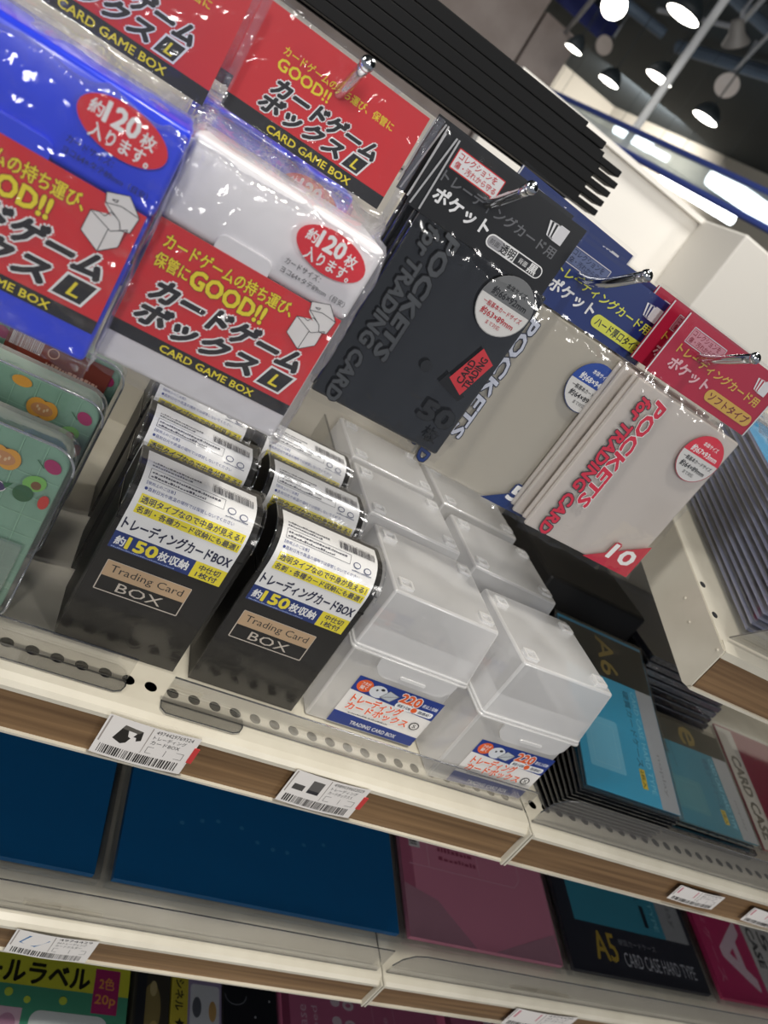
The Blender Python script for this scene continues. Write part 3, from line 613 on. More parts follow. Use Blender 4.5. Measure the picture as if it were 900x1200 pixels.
# ------------------------------------------------------------------ dark card boxes on the shelf
DZ = -0.290
def dark_profile(r=0.018, h=0.110, dep=0.043, off=0.0):
    P = [(0 - off, 0.0), (0 - off, h - r)]
    for k in range(1, 9):
        a = math.pi / 2 * k / 8; P.append((r - (r + off) * math.cos(a), h - r + (r + off) * math.sin(a)))
    rb = 0.014
    for k in range(0, 9):
        a = math.pi / 2 * k / 8; P.append((dep - rb + (rb + off) * math.sin(a), h - rb + (rb + off) * math.cos(a)))
    P += [(dep + off, 0.0)]
    return P
def dark_box():
    t = thing('dark_card_box', '', 'card box', (0, 0, 0), (0, 0, 0), 'black card boxes with white labels')
    W_ = 0.0685
    m = MB(); pr = dark_profile(); m.prism(pr, 0.0, W_, BLACKPP, 'yz'); m.build('box', t)
    m = MB(); m.box((-0.0004, -0.0006, 0.083), (W_ + 0.0004, 0.043, 0.0842), mat('black_gloss', '#0c0c0d', 0.15)); m.build('lid_rim', t)
    r, h = 0.018, 0.110
    def mp(u, v, hh):
        s = v; z0 = 0.0655; L1 = h - r - z0; rr = r + 0.0008 + hh
        if s < L1: return (0.0025 + u, -0.0008 - hh, z0 + s)
        L2 = rr * math.pi / 2
        if s < L1 + L2:
            a = (s - L1) / rr; return (0.0025 + u, r - rr * math.cos(a), h - r + rr * math.sin(a))
        return (0.0025 + u, r + (s - L1 - L2), h - r + rr)
    P = Print(); P.rect(0, 0, 62, 65, '#f0f0f0', 2)
    P.rect(0, 0, 44, 10.6, '#1b3478', 2); P.rect(44, 0, 62, 10.6, '#f0df3a', 2)
    P.text('約', 2, 2.6, 7, 8.2, WHT, 0.04); P.text('150', 8, 2.2, 24, 9.2, '#f4e23c', 0.06); P.text('枚収納', 25, 2.6, 41.5, 8.4, WHT, 0.04); P.micro(1.5, 0.4, 42, 1.8, 1, '#9fb0dc', 5)
    P.text('中仕切', 47, 5.6, 59, 9.4, '#16264f', 0.03); P.text('1枚付', 47, 1.2, 59, 4.9, '#16264f', 0.03)
    P.text('トレーディングカードBOX', 1.5, 13, 60.5, 20.5, '#141c40', 0.035)
    P.rect(3, 30.0, 60.5, 35.2, '#f2e23a', 2); P.rect(3, 24.2, 60.5, 29.4, '#f2e23a', 2)
    P.text('透明タイプなので中身が見える！', 4, 30.6, 59.5, 34.4, '#2a2f5a', 0.03); P.text('名刺・各種カード収納にも最適！', 4, 24.9, 59.5, 28.7, '#2a2f5a', 0.03)
    P.text('●直射日光や高温の場所では保管しないでください', 3, 37.2, 52, 39.2, '#3a4a8c'); P.text('【使用上のご注意】', 3, 40.4, 18, 42.2, '#3a4a8c')
    P.frame(3, 43.6, 44, 49.6, 0.25, '#5a5a66'); P.micro(4, 44.2, 43, 49.0, 2, '#5a5a66', 3); P.micro(3, 51, 30, 56, 2, '#5a5a66', 4)
    P.ell(48.6, 44.5, 2.4, 1.9, '#2a3a6a'); P.ell(48.6, 44.5, 1.9, 1.4, '#e8e8ea'); P.ell(55.8, 43.5, 2.4, 1.9, '#2a3a6a'); P.ell(55.8, 43.5, 1.9, 1.4, '#e8e8ea'); P.micro(46, 40.6, 59, 42, 1, '#2a3a6a', 8)
    P.barcode(36, 51.5, 60, 57.5, '#4a4a52', True, 3); P.micro(36, 58, 60, 59.2, 1, '#5a5a66', 9)
    P.build('paper_label', mp, t, 0.02)
    L = Print(); T = '#c2a482'
    L.frame(0, 0, 46, 19.6, 0.6, '#cfc5b8'); L.rect(0, 9.6, 46, 19.6, T); L.text('Trading Card', 3, 11.4, 43, 17.6, '#262422', 0.01); L.text('BOX', 10.5, 1.8, 35.5, 7.8, '#cfc5b8', 0.015)
    L.build('logo_print', lambda u, v, hh: (0.0065 + u, -0.0004 - hh, 0.038 + v), t, 0.02)
    m = MB(); fp = dark_profile(off=0.0016)
    def fn(u, v):
        k = v * (len(fp) - 1); i = min(int(k), len(fp) - 2); f = k - i; y = fp[i][0] + (fp[i + 1][0] - fp[i][0]) * f; z = fp[i][1] + (fp[i + 1][1] - fp[i][1]) * f
        p = Vector((-0.0012 + (W_ + 0.0024) * u, y, z)); c = Vector((W_ / 2, 0.03, 0.05)); a = 0.0009 * (1 if min(u, 1 - u) < 0.12 else 0.18)
        n_ = noise.noise(p * 130); return p + (p - c).normalized() * (abs(n_) * a * 2)
    m.grid(fn, 24, 72, clearmat('thin_wrap', (0.97, 0.97, 0.97), 0.03, 0.45, 0.16, 0.3, 60, 0.2)); m.build('film_wrap', t, 0, True)
    for xe in (-0.0013, W_ + 0.0013):
        m = MB(); m.tube([(xe, y, z) for y, z in fp[1:-1]], 0.0004, HARD, 6); m.build('wrap_seam', t, 0, True)
    return t
db = dark_box()
spots = [((0.0465, 0.3405), 'front of the left column'), ((0.0455, 0.402), 'middle of the left column, mostly hidden'), ((0.0465, 0.4635), 'last of the left column'),
         ((0.1245, 0.3405), 'front of the right column'), ((0.1235, 0.4015), 'middle of the right column'), ((0.1230, 0.4625), 'last of the right column')]
for i, ((x, y), l) in enumerate(spots):
    o = db if i == 0 else copy_tree(db)
    o.location = (x, y, DZ + 0.0002); o['label'] = 'black card box with curved white label, ' + l
    o.rotation_euler = (0, 0, (0.01, -0.02, 0.015, -0.005, 0.01, 0.0)[i])
# clear divider
m_ = MB(); m_.box((0.1970, 0.348, DZ), (0.1982, 0.612, -0.1970), clearmat('divider_clear', (0.86, 0.86, 0.85), 0.08, 0.5, 0.05)); dv = m_.build('shelf_divider'); tag(dv, 'clear divider plate between the black boxes and the clear boxes', 'divider')
m_ = MB(); m_.box((0.1969, 0.347, -0.1972), (0.1983, 0.612, -0.1964), EDGE); e_ = m_.build('top_edge', dv)

# ------------------------------------------------------------------ clear frosted boxes
def clear_box():
    t = thing('clear_card_box', '', 'card box', (0, 0, 0), (0, 0, 0), 'clear frosted card boxes')
    W_, D_, H_ = 0.081, 0.074, 0.107
    m = MB(); m.frustum((0.0015, 0.0015, W_ - 0.0015, D_ - 0.0015), (0, 0, W_, D_), 0, 0.080, FROST, True, False); m.build('box_body', t, 0.0016, True, 3, FROST2)
    m = MB(); m.frustum((-0.0022, -0.0022, W_ + 0.0022, D_ + 0.0022), (0.0, 0.0, W_ - 0.003, D_ - 0.001), 0.0635, H_, FROST, False, True); lid = m.build('lid', t, 0.0016, True, 3, FROST2)
    m = MB()
    for k in range(2):
        g = 0.0036 if k == 0 else 0.0030; z = 0.0620 + k * 0.0022
        P = rrect(-g, -g, W_ + g, D_ + g, 0.004, 4); Q = rrect(-g + 0.0022, -g + 0.0022, W_ + g - 0.0022, D_ + g - 0.0022, 0.003, 4); n = len(P)
        m.add([(a, b, z) for a, b in P] + [(a, b, z) for a, b in Q] + [(a, b, z + 0.0016) for a, b in P] + [(a, b, z + 0.0016) for a, b in Q],
              [(i, (i + 1) % n, n + (i + 1) % n, n + i) for i in range(n)] + [(2 * n + i, 3 * n + i, 3 * n + (i + 1) % n, 2 * n + (i + 1) % n) for i in range(n)] + [(i, 2 * n + i, 2 * n + (i + 1) % n, (i + 1) % n) for i in range(n)], FROST2)
    m.build('lid_flange', lid, 0, True)
    P = [(0.018, 0.0630), (0.019, 0.0555), (0.023, 0.0510), (0.0275, 0.0495), (0.0670, 0.0495), (0.0715, 0.0510), (0.0755, 0.0555), (0.0765, 0.0630)]
    m = MB(); m.prism([(a, b) for a, b in P], -0.0040, -0.0030, FROST, 'xz'); tng = m.build('lid_tongue', lid)
    m = MB(); m.prism(rrect(0.037, 0.0530, 0.056, 0.0553, 0.0010), -0.0050, -0.0040, FROST2, 'xz'); m.build('tongue_slot', t, 0.0003)
    for cx, cy in ((0.0085, 0.009), (W_ - 0.0115, 0.009), (0.0085, D_ - 0.013), (W_ - 0.0115, D_ - 0.013)):
        m = MB(); a, b = 0.0050, 0.0046
        P = rrect(cx - a, cy - b, cx + a, cy + b, 0.0012, 3); Q = rrect(cx - a + 0.0016, cy - b + 0.0016, cx + a - 0.0016, cy + b - 0.0016, 0.0008, 3); n = len(P); z0, z1 = H_ - 0.0002, H_ + 0.0018
        m.add([(p, q, z0) for p, q in P] + [(p, q, z1) for p, q in P] + [(p, q, z1) for p, q in Q] + [(p, q, z0) for p, q in Q],
              [(i, (i + 1) % n, n + (i + 1) % n, n + i) for i in range(n)] + [(n + i, n + (i + 1) % n, 2 * n + (i + 1) % n, 2 * n + i) for i in range(n)] + [(2 * n + i, 2 * n + (i + 1) % n, 3 * n + (i + 1) % n, 3 * n + i) for i in range(n)], FROST2)
        m.build('stacking_foot', lid, 0, False)
    B, O = '#1f3a8a', '#e8632e'
    P = Print(); P.rect(0, 0, 65, 41, '#e9e6e2'); P.poly([(0, 29), (65, 25), (65, 41), (0, 41)], B); P.poly([(0, 0), (65, 0), (65, 8), (0, 10)], B)
    P.ell(7.5, 34.5, 5.6, 5.0, O); P.text('フタが', 4.4, 35, 10.6, 37.6, WHT, 0.02); P.text('開く', 5.0, 31.6, 10, 34.4, WHT, 0.02)
    P.ell(18, 33.5, 6.2, 5, '#dfe2e6'); P.poly([(21, 30), (29, 29), (33, 35), (25, 37)], '#c3c8cc'); P.line([(21, 30), (29, 29), (33, 35), (25, 37), (21, 30), (33, 35)], 0.4, '#6a6e74'); P.ell(16.5, 34.5, 0.8, 0.8, '#2a2a30'); P.ell(20, 36, 1.4, 1.0, '#2a2a30')
    P.text('220', 34.5, 32.0, 49.5, 39.0, O, 0.06, out=WHT, outw=0.05); P.text('枚以上収納', 51.5, 33.5, 63, 36.5, '#dfe2ef', 0.03)
    P.poly(rrect(34, 26.6, 63, 31.2, 1.8), WHT); P.text('横置き収納', 35.5, 27.6, 45.5, 30.2, '#26304c', 0.02); P.ell(48.2, 28.9, 2.2, 2.1, O); P.text('個連結！', 51.5, 27.6, 61.5, 30.2, '#26304c', 0.02)
    P.text('トレーディング', 5, 20.0, 42, 27.0, O, 0.05, out=WHT, outw=0.07); P.text('カードボックス', 5, 13.6, 51, 19.6, O, 0.05, out=WHT, outw=0.07)
    P.ell(56.5, 17.0, 3.6, 3.3, '#1d1d22'); P.ell(56.5, 17.0, 2.8, 2.5, '#e9e6e2'); P.text('S', 55.3, 15.6, 57.7, 18.4, '#1d1d22', 0.03)
    P.micro(9, 10.6, 46, 12.6, 1, '#6a6a70', 6); P.text('TRADING CARD BOX', 15, 2.6, 50, 5.6, '#e9ecf4', 0.03)
    P.build('printed_label', lambda u, v, hh: (0.0158 + u, 0.0006 - hh - v * 0.02, 0.0022 + v), t, 0.02)
    return t
cb = clear_box()
for i, (x, y, r, l) in enumerate(((0.2010, 0.3395, 0.0, 'beside the black boxes, front left of the clear ones'), (0.2900, 0.3185, 0.05, 'nearest the shelf seam, front right of the clear ones'),
                               (0.2000, 0.4260, 0.01, 'second in the left row'), (0.2880, 0.4180, -0.01, 'second in the right row'),
                               (0.2010, 0.5100, 0.0, 'last of the left row'), (0.2870, 0.5060, 0.0, 'last of the right row'))):
    o = cb if i == 0 else copy_tree(cb)
    o.location = (x, y, DZ + 0.0004); o.rotation_euler = (0, 0, r); o['label'] = 'clear frosted lidded box, ' + l

# ------------------------------------------------------------------ clear front guards
def guard(lab, x0, x1, y, z0, h, foot=0.0, lean=0.0, curveL=False, name='front_guard', footL=None):
    t = thing(name, lab, 'shelf guard', (x0, y, z0), (0, 0, 0), 'clear shelf guards')
    L = x1 - x0; m = MB(); th = 0.0011
    prof = [(0, 0), (L, 0), (L, h)] + ([(0.022, h), (0.012, h * 0.93), (0.004, h * 0.7), (0, h * 0.35)] if curveL else [(0, h)])
    m.prism(prof, 0, th, GUARD, 'xz'); m.build('plate', t)
    m = MB(); q = prof[2:]
    for a, b in zip(q[:-1], q[1:]): m.tube([(a[0], th / 2, a[1]), (b[0], th / 2, b[1])], 0.0005, EDGE, 6)
    m.tube([(0, th / 2, 0.0004), (L, th / 2, 0.0004)], 0.0004, EDGE, 6); m.build('cut_edge', t)
    if foot:
        L = footL or L
        m = MB(); P = [(0, 0.0), (0, -foot + 0.003), (0.003, -foot), (L - 0.006, -foot), (L - 0.002, -foot + 0.002), (L, -foot + 0.006), (L, 0)]
        m.prism(P, 0.0004, 0.0014, GUARD, 'xy'); m.build('foot', t)
        m = MB()
        for a, b in zip(P[:-1], P[1:]): m.tube([(a[0], a[1], 0.0012), (b[0], b[1], 0.0012)], 0.00035, EDGE, 6)
        m.build('foot_edge', t)
    return t
guard('low clear guard before the vegetable-print cases and left black box', -0.12, 0.0890, 0.3215, DZ, 0.0170, 0.0100)
guard('long low clear guard before the right black box and clear boxes', 0.1095, 0.3730, 0.3155, DZ, 0.0185, 0.0085, footL=0.0490)
guard('tall clear guard before the A6 card cases', 0.3780, 1.20, 0.3075, DZ, 0.0290, 0.0, 0, True)
guard('clear guard along the middle shelf before the blue folders', -0.28, 0.3700, 0.3075, -0.476, 0.0265)
guard('clear guard along the middle shelf before the A5 cases', 0.3790, 1.20, 0.3075, -0.476, 0.0265, 0, 0, True)

# ------------------------------------------------------------------ cases with vegetable prints
def veg_case(lab, x1, y, ztop, group, w=0.13, d=0.020, strap=True):
    h = ztop - DZ
    t = thing('patterned_case', lab, 'pen case', (x1 - w, y, DZ + 0.0003), (0, 0, 0), group)
    G = add_noise(mat('green_print', '#86bd98', 0.4), '#86ab93', '#799d86', (60, 60, 60), 0.5)
    m = MB(); m.prism(rrect(0, 0.0, w, h, 0.010, 6), 0.0, d - 0.004, G, 'xz'); m.build('case_body', t, 0.001)
    P = Print(); W_, H_ = w * 1000, h * 1000; lc = '#9cc6a6'
    for k in range(1, 12): P.line([(k * 11, 1), (k * 11 - 3, H_ - 1)], 0.25, lc)
    for k in range(1, 9): P.line([(1, k * 11 + 3), (W_ - 1, k * 11)], 0.25, lc)
    def squash(cx, cy, s):
        P.ell(cx, cy, 9.5 * s, 6.2 * s, '#4d3a22'); P.ell(cx - 3.3 * s, cy, 6.0 * s, 6.6 * s, '#d89a3a'); P.ell(cx + 3.3 * s, cy, 6.0 * s, 6.6 * s, '#d89a3a'); P.ell(cx, cy - 0.3, 6.6 * s, 4.2 * s, '#bf8656')
        for dx in (-3, -1.5, 1.5, 3): P.ell(cx + dx * s, cy + (0.8 if abs(dx) > 2 else -0.6) * s, 0.7 * s, 1.2 * s, '#d9b98e')
    def eggplant(cx, cy, s): P.ell(cx, cy, 8 * s, 4.2 * s, '#e5dfe0', rot=12); P.ell(cx, cy, 7.5 * s, 3.7 * s, '#3f2f5c', rot=12); P.poly([(cx + 5 * s, cy + 4 * s), (cx + 10 * s, cy + 6 * s), (cx + 7.5 * s, cy + 1 * s)], '#2f6a3c')
    def avocado(cx, cy, s): P.ell(cx, cy, 7.5 * s, 6 * s, '#79b556', rot=30); P.ell(cx + 1.3 * s, cy - 1 * s, 3.2 * s, 3.2 * s, '#7a5230'); P.ell(cx - 4 * s, cy - 10 * s, 6.4 * s, 6.4 * s, '#2f5e38')
    def radish(cx, cy, s): P.ell(cx, cy, 5.4 * s, 4.2 * s, '#a5265e', rot=-30); P.line([(cx - 4 * s, cy - 3 * s), (cx - 9 * s, cy + 1 * s)], 0.5, '#3b6b46')
    for ox in (0, -62):
        squash(W_ - 28 + ox, H_ - 15, 0.85); radish(W_ - 7 + ox, H_ - 10, 0.8); eggplant(W_ - 28 + ox, H_ - 31, 0.85); avocado(W_ - 11 + ox, H_ - 22, 0.72); P.ell(W_ - 4 + ox, H_ - 30, 2.4, 4, '#c8382e')
        P.ell(W_ - 42 + ox, H_ - 62, 9, 7.5, '#a9d3cc'); P.ell(W_ - 26 + ox, H_ - 58, 6.5, 5, '#dcc7a6'); P.ell(W_ - 30 + ox, H_ - 70, 5.5, 4.2, '#d8b060'); P.ell(W_ - 44 + ox, H_ - 84, 9, 7, '#4f9a52'); P.line([(W_ - 52 + ox, H_ - 48), (W_ - 46 + ox, H_ - 52), (W_ - 44 + ox, H_ - 47)], 0.7, '#2b6238'); P.ell(W_ - 42 + ox, H_ - 4.5, 5, 3, '#e0a040')
    P.build('printed_front', lambda u, v, hh: (u, -0.0012 - hh, v), t, 0.02)
    m = MB(); m.prism(rrect(-0.001, 0, w + 0.0025, h + 0.0015, 0.012, 6), -0.003, d - 0.002, clearmat('case_clear', (0.94, 0.95, 0.96), 0.05, 0.6, 0.08, 0.2, 30, 0.25, '#e8eaf2', 0.0), 'xz'); m.build('clear_shell', t, 0.0012, True)
    m = MB(); R_ = rrect(-0.001, 0, w + 0.0025, h + 0.0015, 0.012, 6); m.tube([(a, -0.003, b) for a, b in R_] + [(R_[0][0], -0.003, R_[0][1])], 0.0007, clearmat('shell_rim', (0.8, 0.82, 0.86), 0.2, 0.7, 0.1, 0, 60, 0.3, '#dfe2ea', 0.3), 6, False); m.build('shell_rim', t, 0, True)
    if strap:
        m = MB(); m.box((-0.001, -0.0055, 0.002), (w - 0.004, -0.0035, h * 0.48), clearmat('pocket_clear', (0.86, 0.9, 0.88), 0.08, 0.5, 0.05, 0, 60, 0.3, '#dfe8e4', 0.08)); m.build('front_pocket', t, 0.0005)
        m = MB(); m.tube([(-0.001, -0.0050, h * 0.48), (w - 0.004, -0.0050, h * 0.48), (w - 0.004, -0.005, 0.002)], 0.0005, HARD, 6); m.build('pocket_edge', t)
    return t
GV = 'clear cases with vegetable print'
veg_case('clear case with green vegetable print, frontmost of the three at the left edge', 0.0170, 0.3385, -0.1830, GV)
veg_case('clear case with green vegetable print, second of the three at the left edge', 0.0225, 0.4000, -0.1830, GV, 0.13, 0.020, False)
v3 = veg_case('clear case with green vegetable print and brown paper slip, last of the three', 0.0270, 0.4620, -0.1830, GV, 0.13, 0.020, False)
P = Print(); P.rect(0, 0, 60, 46, '#6e3026'); P.ell(38, 18, 16, 10, '#94452e'); P.ell(16, 36, 10, 8, '#86392a')
P.micro(24, 4, 57, 34, 8, '#c9a08c', 4); P.barcode(2, 34, 20, 44, '#d8d4d2', True, 5); P.ell(26, 39, 3.4, 3.4, '#c9a08c'); P.ell(26, 39, 2.6, 2.6, '#6e3026')
P.build('paper_slip', lambda u, v, hh: (0.064 + u, -0.0046 - hh, 0.060 + v), v3, 0.02)

# ------------------------------------------------------------------ flat card cases
def teal_sheet(P, W_, L_, band, s=1.0, bandtop=True, word='A6', col='#3fb4dc'):
    P.rect(0, 0, W_, L_, col); P.rect(W_ * 0.80, 0, W_, L_, '#b9bcc0')
    if bandtop:
        P.rect(0, L_ - band, W_, L_, '#1c2124'); P.text(word, W_ * 0.42, L_ - band + 4 * s, W_ * 0.62, L_ - 3 * s, '#8f7a3c', 0.02, -90)
    P.text('CARD CASE HARD TYPE', W_ * 0.72, 10 * s, W_ * 0.775, L_ - band - 4 if bandtop else L_ - 8, '#8fdcf0', 0.0, -90)
    P.text('硬質カードケース', W_ * 0.62, 30 * s, W_ * 0.69, L_ - band - 6 if bandtop else L_ - 12, '#1c6a88', 0.02, -90)
    P.text('noplay', W_ * 0.87, 12 * s, W_ * 0.92, 46 * s, '#8a8d92', 0.0, -90)
    P.rect(W_ * 0.62, 12 * s, W_ * 0.68, 28 * s, '#e2c63a'); P.text('2枚入', W_ * 0.63, 13 * s, W_ * 0.67, 27 * s, '#26262a', 0.02, -90)
    P.poly(rrect(W_ * 0.08, L_ * 0.12, W_ * 0.46, L_ * 0.42, 2), '#7cd0ee' if col == '#3fb4dc' else '#4d9aa8'); P.frame(W_ * 0.14, L_ * 0.15, W_ * 0.40, L_ * 0.38, 0.3, '#a8e0f4' if col == '#3fb4dc' else '#6fb0ba')
def card_case(name, lab, w, l, th, loc, slope, sheet=None, yaw=0.0, group=None, base='#20262c', cat='card case', shell=None, roll=0.0, sheetm=None):
    t = thing(name, lab, cat, loc, (slope, roll, yaw), group)
    m = MB(); m.box((0, 0, 0), (w, l, th), shell or HARD); m.build('clear_shell', t, min(0.0008, th * 0.3))
    if sheet:
        P, mx, my = sheet
        m = MB(); m.box((mx[0], my[0], th * 0.3), (w - mx[1], l - my[1], th * 0.8), sheetm or ink(base)); ic = m.build('insert_card', t)
        P.build('printed_sheet', lambda u, v, h: (mx[0] + u, my[0] + v, th * 0.8 + 0.00004 + h), ic, 0.015)
    return t
ORD = ['', 'second', 'third', 'fourth', 'fifth', 'sixth', 'seventh', 'eighth', 'ninth', 'tenth', 'eleventh', 'twelfth', 'thirteenth']
A6G = 'clear A6 card cases in the pile'
P = Print(); teal_sheet(P, 101, 146, 44)
n = 10
for k in range(n):
    f = k / (n - 1); last = (k == n - 1)
    lab = 'A6 hard card case with bright blue card, topmost of the pile by the seam' if last else 'clear card case, %s from the top of the A6 pile by the seam' % ORD[n - 1 - k]
    sl = math.radians(3 + 16.5 * f)
    card_case('card_case', lab, 0.1075, 0.155, 0.0021, (0.396 + 0.022 * f, 0.323 + 0.006 * f, DZ + 0.0006 + 0.0235 * f), sl, (P, (0.003, 0.003), (0.003, 0.003)) if last else None, 0.0, None if last else A6G, '#2f9cc6', shell=None if last else TINT)
P2 = Print(); teal_sheet(P2, 102, 100, 24, 0.8, True, 'e', '#2f8fa8'); P2.barcode(4, 62, 18, 92, '#14343e', False, 4); P2.line([(22, 50), (22, 96)], 0.5, '#1c5a6c')
card_case('card_case', 'small hard card case with teal card and barcode, under the slanted shelf', 0.110, 0.108, 0.004, (0.5285, 0.3350, DZ + 0.014), math.radians(14), (P2, (0.006, 0.002), (0.004, 0.004)), 0, None, '#2a7f96')
card_case('card_case', 'clear small card case lying beneath the one with the teal card and barcode', 0.110, 0.108, 0.010, (0.5285, 0.3350, DZ + 0.0016), math.radians(9), None, 0, None, shell=TINT)
P3 = Print(); P3.rect(0, 0, 95, 120, '#c9c4bc'); P3.text('CARD CASE', 6, 10, 18, 90, '#4a4642', 0.05, -90); P3.rect(24, 30, 95, 120, '#8e2440'); P3.micro(28, 20, 90, 28, 2, '#6a6662', 3)
card_case('card_case', 'card case with grey and maroon card at the right edge of the upper shelf', 0.104, 0.130, 0.004, (0.6430, 0.335, DZ + 0.012), math.radians(14), (P3, (0.004, 0.004), (0.004, 0.004)), 0, None, '#8e2440')
# piles further back
for k in range(12):
    card_case('card_case', 'clear card case, %s of the tall pile behind, under the slanted shelf' % ('topmost' if k == 11 else ORD[11 - k] + ' from the top'), 0.115, 0.150, 0.0062, (0.5290 + 0.0012 * (k % 3), 0.4520 + 0.001 * k, DZ + 0.0006 + 0.0068 * k), math.radians(0), None, 0.0, 'clear card cases piled behind', shell=TINT)
m_ = MB(); m_.box((0.402, 0.486, DZ + 0.0002), (0.520, 0.606, DZ + 0.1), BLACKPP); o = m_.build('black_storage_box', None, 0.003); 
o.name = 'storage_box'; tag(o, 'plain glossy black box standing behind the A6 pile', 'storage box')

# middle shelf
DZ2 = -0.476
FLM = mat('blue_folder', '#0c4a7a', 0.30, coat=0.25)
def folder_print(W_, L_, dots=False):
    P = Print(); P.rect(0, 0, W_, L_, '#13639b')
    if dots:
        r = random.Random(4)
        for k in range(9): P.ell(45 + k * 15 + r.uniform(-3, 3), 52 + 6 * math.sin(k * 0.9) + r.uniform(-3, 3), 2.0, 1.6, '#3c80b0')
    return P
def over_film(t, w, l, z):
    def fn(u, v):
        p = Vector((-0.002 + (w + 0.004) * u, -0.004 + (l + 0.004) * v, z + 0.0006)); k = math.exp(-(v / 0.10) ** 2)
        return p + Vector((0, 0, abs(noise.noise((p + t.location) * 45)) * (0.0008 + 0.0035 * k)))
    m = MB(); m.grid(fn, 44, 44, FILM2); m.build('film_wrap', t, 0, True)
FILM2 = clearmat('flat_film', (0.97, 0.97, 0.98), 0.03, 0.5, 0.10, 0.4, 30, 0.25)
def flat_pack(name, lab, x0, w, l, P, base, slope=9, cat='folder', th=0.010, y=0.332, mx=(0.004, 0.004), group=None):
    t = card_case(name, lab, w, l, th, (x0, y, DZ2 + 0.001), math.radians(slope), (P, mx, (0.004, 0.004)), 0, group, base, cat)
    over_film(t, w, l, th); return t
flat_pack('folder', 'deep blue folder in clear film at the left end of the middle shelf', -0.080, 0.2265, 0.215, folder_print(218, 207), '#13639b', group=None)
flat_pack('folder', 'deep blue folder with faint bubbles, between the other blue one and the pink case', 0.1515, 0.2440, 0.215, folder_print(236, 207, True), '#13639b')
P = Print(); PK = '#d98aa2'; P.rect(0, 0, 168, 207, PK); P.rect(0, 0, 12, 207, '#b5647f'); P.rect(10, 78, 22, 122, '#ddd8d6'); P.barcode(11, 80, 19, 120, '#1c1c20', False, 7); P.line([(30, 200), (30, 62)], 0.8, '#e2a9ba'); P.line([(10, 140), (30, 140)], 0.8, '#e2a9ba')
P.line([(8, 62), (130, 62), (138, 70), (138, 190)], 0.8, '#e2a9ba'); P.line([(88, 200), (88, 64)], 0.7, '#e2a9ba'); P.micro(42, 70, 84, 118, 6, '#9c4560', 2); P.text('A5 B5', 94, 82, 103, 128, '#d995aa', 0, -90); P.poly([(0, 0), (70, 0), (34, 34), (0, 44)], '#b88797'); P.poly([(90, 0), (168, 0), (168, 26)], '#b88797')
flat_pack('card_case', 'pink soft card case with barcode, right of the blue folder', 0.3985, 0.178, 0.215, P, PK, cat='card case')
P = Print(); P.rect(0, 0, 186, 207, '#2c2e38'); P.rect(18, 46, 186, 207, '#3c8ea4'); P.rect(150, 46, 186, 207, '#9a9c9e'); P.poly(rrect(20, 90, 76, 150, 3), '#589fae'); P.frame(26, 96, 60, 144, 0.5, '#78b3be')
P.text('A5', 36, 13, 66, 39, '#b59a3e', 0.02); P.text('硬質カードケース', 72, 30, 126, 36, '#8a8c94'); P.text('CARD CASE HARD TYPE', 74, 11, 178, 24, '#b8bac0', 0.01)
P.text('CARD CASE HARD TYPE', 136, 52, 143, 200, '#7cc0cc', 0, -90); P.text('硬質カードケース', 118, 80, 127, 180, '#1f5a6c', 0.02, -90); P.rect(122, 54, 128, 76, '#1c2430'); P.text('noplay', 164, 60, 173, 112, '#6e7074', 0, -90)
flat_pack('card_case', 'A5 hard card case with teal card and black band, middle shelf', 0.5830, 0.200, 0.215, P, '#2c2e38', cat='card case')
P = Print(); P.rect(0, 0, 150, 207, '#c23368'); P.text('A5', 30, 14, 72, 128, '#e4c8d2', 0.05, 90); P.text('カードケース', 10, 16, 20, 130, '#d8849e', 0.0, -90)
P.rect(84, 0, 150, 207, '#c9c6c2'); P.text('CARD CASE', 92, 40, 104, 140, '#3a3a3c', 0.05, -90); P.text('A5', 112, 60, 128, 120, '#3a3a3c', 0.03, -90)
flat_pack('card_case', 'magenta A5 soft card case with white lettering at the right end of the middle shelf', 0.7950, 0.158, 0.215, P, '#c23368', cat='card case')

# lowest shelf
DZ3 = -0.640
def low_pack(name, lab, x0, w, P, base, cat, th=0.028, y0=0.2045, l=0.115, group=None):
    t = thing(name, lab, cat, (x0, y0 + 0.05, DZ3 + 0.0005), (0, 0, 0), group)
    m = MB(); m.box((0, 0, 0), (w, l, th), mat('base_' + base, base, 0.4)); m.build('pack', t, 0.001)
    P.build('printed_face', lambda u, v, h: (u, v, th + 0.0001 + h), t, 0.02)
    m = MB(); m.box((-0.0005, -0.0005, th + 0.0012), (w + 0.0005, l + 0.0005, th + 0.0016), HARD); m.build('film_wrap', t)
    return t
P = Print(); P.rect(0, 0, 150, 115, '#4f9c7c'); P.rect(0, 86, 150, 115, '#d6d640'); P.text('シールラベル', 22, 88, 118, 103, '#1c1c14', 0.05); P.rect(122, 72, 142, 105, '#b0306c'); P.text('2色', 126, 90, 138, 99, '#f0a050', 0.03); P.text('20p', 124, 77, 140, 86, '#f0a050', 0.03)
P.poly(rrect(78, 10, 136, 70, 8), '#d9dcda'); P.poly(rrect(20, 50, 46, 82, 1), '#e4e2dc'); P.rect(24, 56, 42, 78, '#4a4640'); P.ell(33, 67, 7, 8, '#8a8478'); P.rect(54, 48, 72, 70, '#d8b6c4'); P.ell(63, 59, 6, 7, '#b888a0'); P.rect(64, 30, 80, 52, '#1e2426'); P.poly([(86, 34), (98, 30), (102, 48), (90, 52)], '#d8945a'); P.rect(112, 34, 128, 56, '#9cc0d0')
P.ell(10, 50, 12, 12, '#d89aa4'); P.ell(10, 50, 6, 6, '#e8c8c0'); P.poly([(30, 26), (62, 20), (64, 36), (34, 42)], '#d8dcd8'); P.micro(34, 26, 60, 36, 3, '#5a605c', 2)
